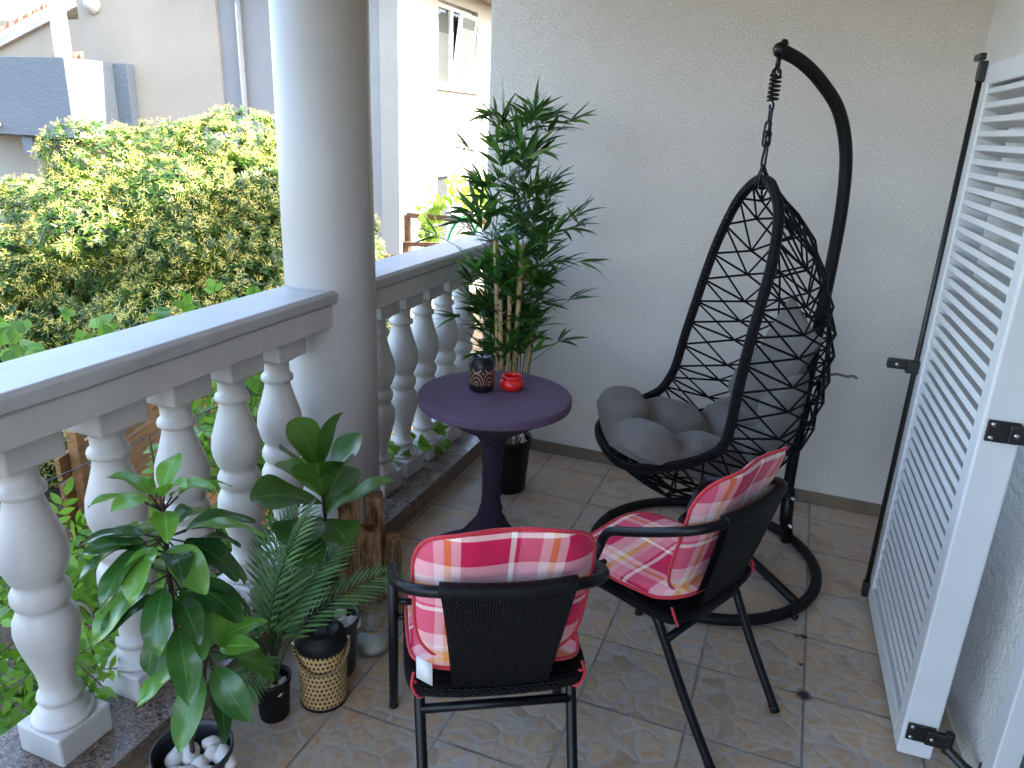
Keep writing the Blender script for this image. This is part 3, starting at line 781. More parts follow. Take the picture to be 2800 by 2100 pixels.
def ring(u, v):      # flattened closed section: outer face, bottom, inner face, over the rail
    sx = u * 2 - 1
    if v < .42: q = bk(u, .04 + .96 * v / .42, -.012)
    elif v < .5: q = bk(u, 1.0, -.012 + .02 * (v - .42) / .08)
    elif v < .92: q = bk(u, 1 - .96 * (v - .5) / .42, .008)
    else:
        a = (v - .92) / .08 * PI; b = bk(u, .04, -.002); q = V((b.x, b.y + .012 * math.cos(a) + .0, b.z + .012 * math.sin(a) + .012))
    return q
m.grid(ring, 40, 50, uvfn=lambda u, v: (v, u * 3))
bo = m.build('backrest', M_wickflat, ch)
m = M(); tp = [V((x, -.205 + .75 * x * x, .734 - .0002 * x)) for x in [(-.149 + .298 * k / 40) for k in range(41)]]
m.tube(tp, .0178, 14); m.build('rail_wrap', M_wrap, bo)

GC = 'red plaid chair cushions'
cu = thing('chair_cushion', 'red and pink plaid cushion tied to the armchair nearest the camera', 'cushion', ch.location, R(30), GC)
def outline(a, w, h0, h1, k):     # superellipse
    c, s_ = math.cos(a), math.sin(a); e = 2 / k
    return (w * math.copysign(abs(c) ** e, c), (h1 if s_ > 0 else h0) * math.copysign(abs(s_) ** e, s_))
def backpos(x, z, off):
    tt = (z - .45) / .3
    y = -.085 - .075 * tt if tt < 1 else -.16 - .03 * (tt - 1) / .35 - .012 * ((tt - 1) / .35) ** 2
    y += .55 * max(0, abs(x) - .12) ** 1.3
    y += .006 * math.sin(x * 30 + z * 9) * (1 if z > .75 else .4)
    return V((x, y + off, z))
def pad(fnpos, w, h0, h1, k, thick, nph=64, nr=12):
    m = M()
    for sd in (1, -1):
        def fn(u, v, sd=sd):
            a = (u if sd > 0 else 1 - u) * 2 * PI; x, y = outline(a, w, h0, h1, k)
            return fnpos(x * v, y * v, sd * (thick / 2) * max(0, 1 - v ** 5) ** .5)
        m.grid(fn, nph, nr, uvfn=lambda u, v, sd=sd: (lambda o: (o[0] * v + .5, o[1] * v + .5))(outline((u if sd > 0 else 1 - u) * 2 * PI, w, h0, h1, k)))
    return m
m = pad(lambda x, y, o: backpos(x * (1 + .06 * (y > 0) * (y / .2)), .665 + y, o + .018), .198, .215, .205, 3.6, .042)
bp_ = m.build('back_pad', M_plaid, cu)
m = M(); m.tube([backpos(x * (1 + .06 * (y > 0) * (y / .2)), .665 + y, .018) for x, y in [outline(2 * PI * k / 90, .199, .216, .206, 3.6) for k in range(90)]], .0048, 8, closed=True); m.build('piping', M_trim, bp_)
seatpos = lambda x, y, o: V((x * (1.0 + .08 * y), .085 + y, .452 + o + .02 * max(0, -y - .13) / .07 + .004 * math.sin(x * 22) + .003 * math.sin(y * 25 + x * 8)))
m = pad(seatpos, .212, .205, .215, 4.2, .036); sp_ = m.build('seat_pad', M_plaid, cu)
m = M(); m.tube([seatpos(x, y, 0) for x, y in [outline(2 * PI * k / 90, .213, .206, .216, 4.2) for k in range(90)]], .0048, 8, closed=True); m.build('piping', M_trim, sp_)
for sx in (1, -1):
    m = M(); m.tube(smooth_path([(sx * .2, -.1, .455), (sx * .205, -.118, .43), (sx * .19, -.12, .40), (sx * .175, -.105, .395), (sx * .18, -.09, .41), (sx * .2, -.11, .435)], 4), .0035, 6); m.build('tie', M_trim, cu)
CH2 = (-.187, 1.994, 0); RZ2 = R(65)
dup(ch, CH2, RZ2, 'black tube armchair turned sideways in front of the hanging chair', 'black wicker back armchairs')
dup(cu, CH2, RZ2, 'red and pink plaid cushion on the armchair by the hanging chair', GC)
m = M(); m.grid(lambda u, v: V((-.195 + .005 * u, -.125 - .012 * v - .01 * u, .52 - .05 * v)) + V((.03 * u, -.012 * u, -.008 * u)), 2, 2); m.build('care_label', M_pvc, cu, solid=.001)
# ------------------------------------------------------------------ potted plants
def frame_at(x, y):
    d = V((x, y, 0)).normalized()          # away from the camera's foot
    right = V((d.y, -d.x, 0)); return right, -d
def pot(par, x, y, r0_, r1_, h_, m, rim=.006):
    q = M(); q.lathe([(r0_, 0), (r0_ + .002, .004), (r1_ - .004, h_ - .02), (r1_, h_ - .018), (r1_ + .001, h_), (r1_ - .004, h_), (r1_ - .006, h_ - .02), (r1_ - .008, h_ - .05)], (x, y, 0), 40, capt=False)
    o = q.build('pot', m, par)
    q = M(); q.lathe([(0, h_ - .048), (r1_ * .6, h_ - .045), (r1_ - .007, h_ - .05)], (x, y, 0), 24, capb=False, capt=False)
    q.build('soil', M_soil, par)
def pebble_mesh(seed, sx, sy_, sz):
    q = random.Random(seed); m = M(); ph = [q.uniform(0, 6) for _ in range(6)]
    def fn(u, v):
        a = u * 2 * PI; b = (v - .5) * PI
        d = V((math.cos(b) * math.cos(a), math.cos(b) * math.sin(a), math.sin(b)))
        k = 1 + .10 * math.sin(2 * d.x * 2 + ph[0]) + .09 * math.sin(3 * d.y + ph[1]) + .07 * math.sin(4 * d.z + 2 * d.x + ph[2])
        return V((d.x * sx * k, d.y * sy_ * k, d.z * sz * k))
    m.grid(fn, 14, 9, closeu=True); return m
def pebbles(x, y, r, z, n, size, lab, grp, seed):
    q = random.Random(seed); first = []
    for i in range(n):
        a = i * 2.4 + q.uniform(-.3, .3); rad = r * math.sqrt((i + .5) / n)
        s_ = size * q.uniform(.8, 1.25)
        if len(first) < 3:
            o = pebble_mesh(seed + i, s_, s_ * q.uniform(.6, .85), s_ * q.uniform(.5, .65)).build('pebble', M_pebble); first.append(o)
        else:
            o = first[i % 3].copy(); col.objects.link(o)
        o.location = (x + rad * math.cos(a), y + rad * math.sin(a), z + size * .45 + q.uniform(0, .008)); o.rotation_euler = (q.uniform(-.3, .3), q.uniform(-.3, .3), q.uniform(0, 6))
        tag(o, lab, 'pebble', grp)

# fiddle leaf
FX, FY = -1.19, 1.655
pl = thing('fiddle_leaf_plant', 'fiddle leaf plant with broad upright leaves in a dark grey pot', 'plant', (0, 0, 0))
pot(pl, FX, FY, .066, .085, .20, M_potgrey)
st = smooth_path([(FX, FY, .15), (FX + .004, FY, .28), (FX - .006, FY, .42), (FX - .004, FY, .50), (FX - .012, FY, .60), (FX - .012, FY, .68)], 5)
m = M(); m.tube(st, [.0075 - .0035 * i / (len(st) - 1) for i in range(len(st))], 8); m.tube([(FX, FY, .19), (FX - .025, FY - .01, .215)], .005, 6); m.build('stem', M_stem, pl)
rt, tw = frame_at(FX, FY); UP = V((0, 0, 1)); m = M()
for (z, a, b, c, L, W, dr) in [(.68, .16, .05, 1, .20, .105, .25), (.67, -.30, -.15, 1, .185, .11, .35), (.66, -.75, .35, .75, .175, .095, -.15), (.61, -.08, .55, .95, .185, .12, .15), (.585, -.95, .25, .62, .205, .135, .55), (.54, .95, .1, .72, .225, .115, .25), (.54, -.55, .75, .35, .165, .135, .7), (.56, .35, -.8, .6, .19, .115, .5), (.53, .35, .7, .3, .13, .10, .9), (.63, .55, -.3, .85, .19, .10, .2), (.60, -.5, -.75, .55, .19, .12, .4), (.50, -.3, .6, .1, .15, .10, .8), (.64, .3, .45, .9, .16, .10, .5), (.54, .6, -.6, .45, .16, .1, .4)]:
    d = rt * a + tw * b + UP * c
    side = d.cross(UP); nr = side.cross(d)
    m.leaf((FX - .01, FY, z), d, nr, L * 1.04, W * 1.3, dr, .26, 8, 'ob', twist=rnd.uniform(-.25, .25), wave=.035)
m.build('foliage', M_fid, pl, sub=1)
pebbles(FX, FY, .066, .152, 9, .025, 'white pebble in the dark pot of the fiddle leaf plant', 'pebbles in the fiddle leaf pot', 11)

# palm
PX, PY = -1.235, 1.42
pl = thing('fern_palm', 'small feathery artificial palm in a little black pot beside the cane lantern', 'plant', (0, 0, 0))
pot(pl, PX, PY, .040, .053, .135, M_plastic)
rt, tw = frame_at(PX, PY); m = M(); ms = M()
for (a, b, c, L, dr) in [(.05, .0, 1, .56, .55), (-.25, .1, 1, .50, .7), (.15, -.2, 1, .52, .5), (.95, -.22, .85, .49, .72), (.45, -.15, 1.0, .48, .5), (-.55, .3, .9, .40, 1.1), (-.2, .7, .9, .36, 1.2), (.45, -.5, .95, .44, .8), (-.5, -.4, .9, .42, .8), (.1, -.5, 1, .48, .7), (-.8, .0, .7, .34, 1.0), (.25, -.3, 1, .5, .9)]:
    d = (rt * a + tw * b + UP * c).normalized(); d0 = V((d.x * .25, d.y * .25, 1)).normalized()
    p = V((PX + a * .012, PY, .11)); nseg = 26; side = d.cross(UP).normalized() if abs(d.z) < .999 else rt
    pts = [p.copy()]; dirs = [d0]
    dd = d0
    for i in range(nseg):
        t = i / nseg
        tgt = Matrix.Rotation(-dr * max(0, t - .25) / .75, 3, side) @ d
        dd = d0.lerp(tgt, min(1, t * 2.2)).normalized(); p = p + dd * (L / nseg); pts.append(p.copy()); dirs.append(dd)
    ms.tube(pts, [.0042 * (1 - .75 * i / nseg) for i in range(nseg + 1)], 6)
    for i in range(8, nseg + 1):
        t = (i - 8) / (nseg - 8); ll = .125 * (math.sin(PI * (.18 + .72 * t)) ** .8) * (L / .46)
        s2 = dirs[i].cross(UP); s2 = s2.normalized() if s2.length > .05 else rt
        nn = s2.cross(dirs[i])
        for sg in (1, -1):
            ld = dirs[i] * (.75 + .5 * t) + s2 * sg * .95 + nn * .12
            m.leaf(pts[i], ld, nn, ll * rnd.uniform(.9, 1.08), .011, .35, .2, 3, 'lance')
m.build('fronds', M_palm, pl); ms.build('stem', M_greenstem, pl)
pebbles(PX, PY, .038, .088, 7, .022, 'white pebble in the little black pot of the palm', 'pebbles in the palm pot', 31)

# glossy leafed plant in front
GX, GY = -1.205, 1.085
pl = thing('glossy_leaf_plant', 'tall artificial plant with large glossy green leaves in a grey pot by the kerb', 'plant', (0, 0, 0))
pot(pl, GX, GY, .075, .095, .19, M_potgrey)
rt, tw = frame_at(GX, GY); m = M(); ms = M()
ms.tube(smooth_path([(GX, GY, .14), (GX + .002, GY, .4), (GX - .004, GY, .62), (GX + .002, GY, .86)], 5), .0058, 8)
b2 = V((GX, GY, .30)); e2 = b2 + rt * .055 + tw * .02 + UP * .17
ms.tube(smooth_path([V((GX, GY, .20)), b2 + rt * .03, e2], 4), .004, 8)
LS = .92
def gl(base, a, b, c, L, W, dr, tws=0.0):
    d = (rt * a + tw * b + UP * c).normalized(); bs = V(base)
    st_ = bs + d * .045
    ms.tube([bs, st_], .0022, 5)
    side = d.cross(UP); side = side if side.length > .05 else rt
    m.leaf(st_, d, side.cross(d), L * LS, W * LS * .92, dr * 1.15, .30, 8, 'oval', twist=tws + rnd.uniform(-.35, .35), wave=.07)
top = (GX, GY, .84)
for q in [(-.75, .1, .75, .125, .066, .9, .2), (-.35, .45, .7, .12, .07, 1.0, 0), (.15, .35, 1, .13, .06, 1.1, -.1), (.5, .3, .9, .12, .065, 1.2, .2), (.85, -.1, .7, .13, .062, 1.0, -.3), (.2, -.5, .9, .12, .06, .9, 0), (-.45, -.4, .8, .12, .06, 1.0, 0), (.05, .75, .35, .105, .062, 1.2, .1)]:
    m.cur = 1; gl(top, *q)
m.cur = 0
for q in [(-.9, .2, .1, .17, .085, .7, .2), (-.75, .55, .0, .175, .08, .9, -.2), (.9, .15, .25, .185, .075, .7, -.2), (1, -.2, .15, .18, .08, .6, .3), (.75, .6, -.05, .165, .085, .9, .1), (-.5, .75, .05, .15, .075, 1.0, 0), (.25, .85, .0, .15, .085, 1.1, .1), (-.9, -.3, .2, .16, .075, .6, 0), (.5, -.7, .2, .16, .075, .8, 0)]: gl((GX, GY, .775), *q)
for q in [(-.6, .1, .45, .15, .075, .8, .1), (.6, .25, .4, .15, .07, .8, -.2), (.1, .5, .3, .14, .07, .9, 0), (-.3, -.6, .3, .15, .07, .8, .2), (.95, .4, .05, .16, .075, .9, .1), (-.95, .6, .15, .15, .07, 1.0, -.2)]: gl((GX, GY, .735), *q)
for q in [(-.9, .5, .2, .15, .07, .9, .2), (.9, .3, .1, .16, .075, .9, 0), (.2, .8, .1, .14, .07, 1.0, .2), (-.1, -.7, .2, .15, .07, .8, 0)]: gl((GX, GY, .64), *q)
for q in [(-.85, .35, -.15, .19, .088, .75, -.2), (.7, .5, -.3, .175, .088, .8, .2), (.85, -.2, -.1, .16, .08, .8, 0), (-.3, .8, -.2, .165, .08, .9, .1), (-.6, -.5, .1, .15, .07, .8, 0), (.35, .7, -.55, .18, .085, .6, -.2)]: gl((GX, GY, .685), *q)
for q in [(.05, .75, -.45, .19, .085, .5, .2), (.7, .3, -.4, .16, .08, .8, 0), (-.45, .3, -.5, .13, .065, .7, 0)]: gl((GX, GY, .59), *q)
for q in [(.75, .15, .6, .12, .06, .7, 0), (.5, .45, .35, .105, .06, .6, .2), (-.5, .3, .5, .10, .055, .5, -.2), (-.95, .35, -.05, .15, .075, .6, .1), (.9, .2, -.25, .165, .09, .9, -.1), (.25, .75, -.35, .17, .085, .8, .1), (.6, -.4, .0, .14, .07, .8, 0), (.15, .6, -.6, .18, .075, .4, -.3), (-.35, .6, -.45, .19, .08, .5, 0)]:
    m.cur = 1 if q[2] > .2 else 0; gl(e2, *q)
m.build('foliage', [M_fic, M_fic2], pl, sub=1); ms.build('stem', M_stem, pl)
pebbles(GX + .01, GY - .005, .072, .140, 9, .031, 'white pebble in the grey pot of the glossy leafed plant', 'pebbles in the glossy plant pot', 51)

# bamboo
BX, BY = -1.16, 3.08
pl = thing('bamboo_plant', 'tall artificial bamboo plant in a black pot in the corner by the stucco wall', 'plant', (0, 0, 0))
pot(pl, BX, BY, .082, .105, .27, M_plastic)
rt, tw = frame_at(BX, BY); mc = M(); mt = M(); m = M()
for (a, b, zt, lean, rad) in [(-.085, .06, 1.20, -.01, .0105), (.0, .075, 1.185, .02, .012), (-.055, .09, .945, -.01, .010), (-.025, .085, .965, .0, .010), (.05, .06, .80, .03, .010), (.012, .02, 1.12, .02, .008)]:
    b0 = V((BX, BY, .22)) + rt * a * .55 + tw * b * .8; t0 = V((BX, BY, zt)) + rt * (a + lean) + tw * b
    mc.tube([b0, b0.lerp(t0, .5), t0], rad, 8)
env = [(.55, .08, .0), (.65, .14, .02), (.75, .19, .02), (.9, .19, .01), (1.05, .19, .0), (1.2, .20, -.01), (1.35, .18, -.02), (1.5, .15, -.03), (1.62, .11, -.01), (1.78, .06, .01)]
q = random.Random(5)
twigs = []
for i in range(13):
    a = q.uniform(-.075, .075); b = q.uniform(-.05, .05); zt = [1.69, 1.66, 1.68, 1.60, 1.5, 1.4, 1.3, 1.2, 1.1, 1.55, 1.62, 1.0, 1.45][i]
    e = interp(env, zt); off = q.uniform(-1, 1) * e[0] * .8 + e[1]
    pts = smooth_path([V((BX, BY, .5)) + rt * a + tw * b, V((BX, BY, .5 + (zt - .5) * .5)) + rt * (a * 1.3 + off * .35) + tw * b, V((BX, BY, zt)) + rt * off + tw * (b + q.uniform(-.08, .08))], 8)
    mt.tube(pts, [.003 - .002 * k / (len(pts) - 1) for k in range(len(pts))], 5); twigs.append(pts)
def clump(p, d, nl, s=1.0):
    d = d.normalized(); sd = d.cross(UP); sd = sd.normalized() if sd.length > .1 else rt; nu_ = sd.cross(d)
    for k in range(nl):
        a = (k / max(1, nl - 1) - .5) * 2.0 + q.uniform(-.25, .25)
        ld = d * math.cos(a) + sd * math.sin(a) * .9 + nu_ * q.uniform(-.2, .45)
        m.leaf(p + d * q.uniform(-.02, .03), ld, nu_ + sd * q.uniform(-.5, .5), q.uniform(.09, .15) * s, q.uniform(.016, .025) * s, q.uniform(-.1, .8), .25, 4, 'lance')
for pts in twigs:
    for k in range(3, len(pts)):
        if q.random() < .30: continue
        for _ in range(2 if q.random() < .8 else 1):
            p = pts[k]; e = interp(env, p.z)
            a = q.uniform(0, 2 * PI); d = rt * math.cos(a) + tw * math.sin(a) * .8 + UP * q.uniform(.1, 1.5)
            L = q.uniform(.03, max(.05, e[0] * .75)); p2 = p + d.normalized() * L
            if abs((p2 - V((BX, BY, p2.z))).dot(rt)) > e[0] + .05: p2 = p.lerp(p2, .55)
            if p2.y > 3.5: p2.y = 3.5
            mt.tube([p, p2], .0013, 4); clump(p2, d, q.randint(5, 7))
    clump(pts[-1], UP + rt * q.uniform(-.4, .4), 6, 1.15)
for (px_, z_, dd) in [(-.22, 1.27, -1), (-.33, 1.2, -1), (.20, 1.25, 1), (.27, 1.12, 1), (-.19, 1.55, -1), (.18, 1.68, 1), (-.26, .84, -1), (.2, .74, 1), (.24, .95, 1), (-.1, 1.70, -1), (.22, 1.30, 1)]:
    p = V((BX, BY, z_)) + rt * px_ + tw * q.uniform(0, .1); mt.tube([V((BX, BY, z_ - .12)) + rt * px_ * .3, p], .0015, 4); clump(p, rt * dd + UP * q.uniform(-.1, .6), 7, 1.05)
m.v = [(x, min(y, 3.548), z) for x, y, z in m.v]
m.build('foliage', M_bam, pl); mt.build('twigs', M_greenstem, pl); mc.build('canes', M_bamboo, pl)
pebbles(BX, BY, .085, .222, 12, .027, 'white pebble in the black pot of the bamboo plant', 'pebbles in the bamboo pot', 71)

# ------------------------------------------------------------------ lanterns and candle holders on the floor
l = thing('cane_lantern', 'woven cane lantern with black solar lid standing on the tiles', 'lantern', (-1.143, 1.535, 0))
m = M(); m.lathe([(.066, .0), (.0705, .003), (.0715, .012), (.0705, .014)], seg=40, capt=False); m.build('base', M_plastic, l)
m = M(); m.lathe([(.072, .196), (.0735, .203), (.0735, .222), (.069, .235), (.058, .243), (.056, .250), (.049, .251), (.048, .246), (0, .245)], seg=40, capb=False, capt=False); m.build('lid', M_plastic, l)
m = M(); m.lathe([(.070, .012), (.0705, .10), (.0705, .197)], seg=60, capb=False, capt=False); m.build('cane_body', M_cane, l)
m = M(); m.box((.0, 0, .247), (.036, .05, .003), rz=.5); m.build('solar_panel', M_pane, l, False)
aa = frame_at(-1.143, 1.535); hp = aa[0] * .075; m = M()
pf = aa[1] * -.0 
pts = []
for k in range(17):
    a = PI * k / 16; pts.append(aa[0] * (.079 * math.cos(a)) + aa[1] * (.079 * math.sin(a)) + UP * (.205 - .062 * math.sin(a)))
m.tube(smooth_path(pts, 2), .0052, 8); m.build('rope_handle', M_rope, l)
for s_ in (1, -1):
    m = M(); m.tube([aa[0] * s_ * .0725 + UP * .208, aa[0] * s_ * .083 + UP * .205], .006, 8); m.build('hook', M_steel, l)

def post(par, x, y, s_, h_, rz, cup=True):
    m = M(); n_ = 10
    qq = random.Random(int(h_ * 1000)); cs = [(-1, -1), (1, -1), (1, 1), (-1, 1)]
    vs = []
    for i in range(n_ + 1):
        for (a, b) in cs:
            v_ = Matrix.Rotation(rz, 3, 'Z') @ V((a * s_ / 2 + qq.uniform(-.0012, .0012), b * s_ / 2 + qq.uniform(-.0012, .0012), 0)); vs.append(v_ + V((x, y, h_ * i / n_)))
    fs = [(i * 4 + k, i * 4 + (k + 1) % 4, (i + 1) * 4 + (k + 1) % 4, (i + 1) * 4 + k) for i in range(n_) for k in range(4)] + [(3, 2, 1, 0), tuple(n_ * 4 + k for k in range(4))]
    m.add(vs, fs); o = m.build('post', M_char, par, False, .003)
    if cup:
        m = M(); m.lathe([(s_ * .27, -.001), (s_ * .27, .0025), (s_ * .23, .003), (s_ * .2, .0005), (0, .0005)], (x, y, h_), 24, capb=False, capt=False); m.build('candle', M_candle, o)
M_candle = plain('dark_red_wax', (.11, .022, .018), .5)
c1 = thing('candle_post', 'taller scorched wooden candle post pair leaning near the column', 'candle holder', (-1.338, 1.985, 0))
post(c1, 0, 0, .076, .455, .62); post(c1, .072, .052, .066, .42, .62, False)
c2 = thing('candle_post', 'shorter scorched wooden candle post pair in front of the taller one', 'candle holder', (-1.248, 1.975, 0))
post(c2, 0, 0, .076, .325, .62); post(c2, .068, .048, .05, .285, .62, False)
l = thing('glass_jar', 'clear glass jar lantern with thick rope handle beside the armchair leg', 'lantern', (-1.128, 1.79, 0))
m = M(); m.lathe([(.0, .004), (.05, .002), (.062, .008), (.065, .03), (.063, .10), (.058, .16), (.055, .20), (.0575, .204), (.058, .20), (.0555, .196), (.0545, .16), (.0595, .1), (.0615, .03), (.058, .013), (0, .011)], seg=48, capb=False, capt=False); m.build('jar', M_glass, l)
m = M(); m.tube([(.058 * math.cos(2 * PI * k / 40), .058 * math.sin(2 * PI * k / 40), .186) for k in range(40)], .004, 8, closed=True); m.build('rope_band', M_rope, l)
aa = frame_at(-1.128, 1.79); m = M(); pts = []
for kk in range(17):
    a = PI * kk / 16; pts.append(aa[0] * (.07 * math.cos(a)) + aa[1] * (.068 * math.sin(a)) + UP * (.188 - .075 * math.sin(a)))
m.tube(smooth_path(pts, 2), .0062, 8); m.build('rope_handle', M_rope, l)
m = M(); m.lathe([(.0, .012), (.052, .0125), (.054, .04), (.05, .046), (0, .047)], seg=30, capb=False, capt=False); m.build('sand', M_pebble, l)

# ------------------------------------------------------------------ garden beyond the balustrade
def sphere_pts(q, ells, n, cull=True, eye=V((0, 0, 1.66)), zmin=-1.3, depth=(.9, 1.03)):
    area = [(e[3] * e[4] + e[4] * e[5] + e[3] * e[5]) for e in ells]; tot = sum(area); out = []
    while len(out) < n:
        x = q.random() * tot
        for e, a in zip(ells, area):
            x -= a
            if x <= 0: break
        d = V((q.gauss(0, 1), q.gauss(0, 1), q.gauss(0, 1))).normalized()
        k = q.uniform(*depth)
        p = V((e[0] + d.x * e[3] * k, e[1] + d.y * e[4] * k, e[2] + d.z * e[5] * k))
        nn = V((d.x / e[3], d.y / e[4], d.z / e[5])).normalized()
        if p.z < zmin: continue
        if cull and nn.dot((eye - p).normalized()) < -.25: continue
        if any(((p.x - g[0]) / g[3]) ** 2 + ((p.y - g[1]) / g[4]) ** 2 + ((p.z - g[2]) / g[5]) ** 2 < .74 for g in ells if g is not e): continue
        out.append((p, nn))
    return out
def whorl(ml, mf, q, p, nn, s=1.0, flower=.65, nl=7):
    ax = (nn + V((q.uniform(-.5, .5), q.uniform(-.5, .5), q.uniform(.0, .7)))).normalized()
    t = ax.orthogonal().normalized(); b = ax.cross(t); a0 = q.uniform(0, 6)
    for k in range(nl):
        a = a0 + 2 * PI * k / nl + q.uniform(-.3, .3)
        d = t * math.cos(a) + b * math.sin(a) + ax * q.uniform(.1, .75)
        ml.leaf(p, d, ax, q.uniform(.045, .068) * s, q.uniform(.020, .029) * s, q.uniform(-.2, .6), .2, 2, 'ob')
    if q.random() < flower:
        for k in range(q.randint(8, 12)):
            c = p + ax * (.045 * s) + (t * q.uniform(-1, 1) + b * q.uniform(-1, 1)) * .032 * s + ax * q.uniform(0, .015)
            d = (t * q.uniform(-1, 1) + b * q.uniform(-1, 1) + ax * .5)
            mf.leaf(c, d, ax, .028 * s, .027 * s, .3, .1, 1, 'oval')
q = random.Random(21)
bush = [(-4.95, 5.1, -.2, 1.6, 1.4, 1.72), (-6.2, 4.5, -.45, 1.3, 1.2, 1.42), (-4.5, 5.45, -.3, 1.0, 1.1, 1.8), (-4.1, 4.5, -.7, .9, .9, 1.25), (-7.4, 4.4, -.9, 1.2, 1.1, 1.15), (-4.35, 6.15, -.5, .72, .8, 1.45)]
lumps = []
for p, nn in sphere_pts(q, bush, 80, depth=(.95, 1.0)):
    r_ = q.uniform(.2, .36); lumps.append((p.x, p.y, p.z, r_ * q.uniform(.9, 1.3), r_ * q.uniform(.9, 1.3), r_ * q.uniform(.6, .85)))
tb = thing('flowering_bush', 'large rounded bush covered in pale yellow flowers beyond the handrail', 'bush', (-5, 5, -1.3))
ml = M(); mf = M()
for p, nn in sphere_pts(q, bush + lumps, 12500): whorl(ml, mf, q, p - V((-5, 5, -1.3)), nn, 1.0, .8)
for p, nn in sphere_pts(q, bush, 3600, depth=(.78, .97)): whorl(ml, mf, q, p - V((-5, 5, -1.3)), nn, 1.1, .0, 6)
ml.build('foliage', M_bushleaf, tb); mf.build('blossom', M_bushflower, tb)
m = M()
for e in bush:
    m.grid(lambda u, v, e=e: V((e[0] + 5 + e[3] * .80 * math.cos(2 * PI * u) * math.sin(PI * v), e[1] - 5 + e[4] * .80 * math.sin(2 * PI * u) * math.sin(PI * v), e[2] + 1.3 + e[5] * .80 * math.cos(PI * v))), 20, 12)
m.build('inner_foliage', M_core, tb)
m = M()
for (x, y) in ((.2, .1), (-.4, -.2), (.6, .4), (-1.2, -.5), (.9, -.5)):
    m.tube(smooth_path([(x * .4, y * .4, 0), (x * .7, y * .7, .7), (x * 1.0, y * 1.1, 1.2), (x * 1.2, y * 1.2, 1.6)], 4), .035, 6)
m.build('trunk', M_limb, tb)

# lower shrubs, vines on the wire fence
def shrub(name, lab, ells, n, s, flower, seed, cat='shrub', mat=None, group=None):
    q = random.Random(seed); ml = M(); mf = M(); c = V((ells[0][0], ells[0][1], -1.3))
    t_ = thing(name, lab, cat, c, 0, group)
    for p, nn in sphere_pts(q, ells, n, depth=(.78, 1.08)): whorl(ml, mf, q, p - c, nn, s, flower)
    ml.build('foliage', mat or M_bushleaf, t_)
    if mf.v: mf.build('blossom', M_bushflower, t_)
    m = M()
    for e in ells: m.tube(smooth_path([(e[0] - c.x, e[1] - c.y, 0), (e[0] - c.x + .05, e[1] - c.y - .04, (e[2] + 1.3) * .6), (e[0] - c.x, e[1] - c.y, e[2] + 1.3)], 3), .02, 6)
    m.build('stem', M_limb, t_)
shrub('garden_shrub', 'dark leafy shrub growing low behind the large first balusters', [(-2.75, 1.35, -.55, .45, .75, .85), (-2.6, .5, -.7, .45, .6, .7)], 520, .95, .10, 41)
shrub('garden_shrub', 'dense shrub growing between the wooden boards and the column', [(-3.2, 3.6, -.55, .5, .8, .75), (-2.9, 4.6, -.7, .5, .7, .8)], 460, .95, .15, 42)

def vine_leaf_pts(ml, q, p, nn, s):
    """lobed leaf made of three blades"""
    t = nn.orthogonal().normalized(); a0 = q.uniform(0, 6); t = Matrix.Rotation(a0, 3, nn) @ t; b = nn.cross(t)
    for a, k in ((0, 1.0), (.85, .78), (-.85, .78)):
        d = t * math.cos(a) + b * math.sin(a) - V((0, 0, .25)); ml.leaf(p, d, nn, .062 * s * k, .040 * s * k, q.uniform(.1, .6), .12, 3, 'oval')
def vine(name, lab, mat, pts_fn, n, s, seed, stems, cat='vine', pinn=False):
    q = random.Random(seed); ml = M(); ms = M(); t_ = thing(name, lab, cat, (0, 0, 0))
    for _ in range(n):
        p = pts_fn(q); nn = V((q.uniform(.1, 1), q.uniform(-.7, .3), q.uniform(0, .9))).normalized()
        if pinn and q.random() < .6:
            d = V((q.uniform(-.2, .9), q.uniform(-.7, .7), q.uniform(-.6, .3))).normalized(); sd = d.cross(nn).normalized(); up2 = sd.cross(d)
            for k in range(4):
                for sg in (1, -1): ml.leaf(p + d * .03 * k * s, d * .6 + sd * sg, up2, .05 * s, .022 * s, .4, .15, 3, 'oval')
            ml.leaf(p + d * .12 * s, d, up2, .06 * s, .024 * s, .4, .15, 3, 'oval'); ms.tube([p, p + d * .12 * s], .0018, 4)
        else: vine_leaf_pts(ml, q, p, nn, s * q.uniform(.7, 1.2))
    for st_ in stems: ms.tube(smooth_path(st_, 5), .005, 5)
    ml.build('foliage', mat, t_); ms.build('stem', M_twig, t_)
def clusters(cs):
    def fn(q):
        c = q.choice(cs); return V((c[0] + q.gauss(0, c[3]), c[1] + q.gauss(0, c[4]), c[2] + q.gauss(0, c[5])))
    return fn
cl = [(-2.25, .9, -.25, .10, .25, .18), (-2.25, 1.35, -.15, .10, .2, .18), (-2.25, 1.55, .12, .08, .16, .14), (-2.2, 1.8, -.25, .1, .2, .2), (-2.3, 2.2, -.35, .1, .25, .2), (-2.3, 2.45, .3, .08, .16, .16), (-2.3, 2.7, .5, .08, .14, .2), (-2.3, 2.9, .1, .08, .2, .25), (-2.3, 3.3, .3, .08, .2, .3), (-2.0, 1.2, -.35, .1, .2, .12)]
vine('climbing_vine', 'bright green climbing vine on the wire fence seen through the balusters', M_vine, clusters(cl), 620, 1.15, 61,
     [[(-2.3, 1.0 + .5 * i, -1.3), (-2.3, 1.1 + .45 * i, -.6), (-2.28, .95 + .55 * i, 0), (-2.3, 1.05 + .5 * i, .45)] for i in range(5)], pinn=True)
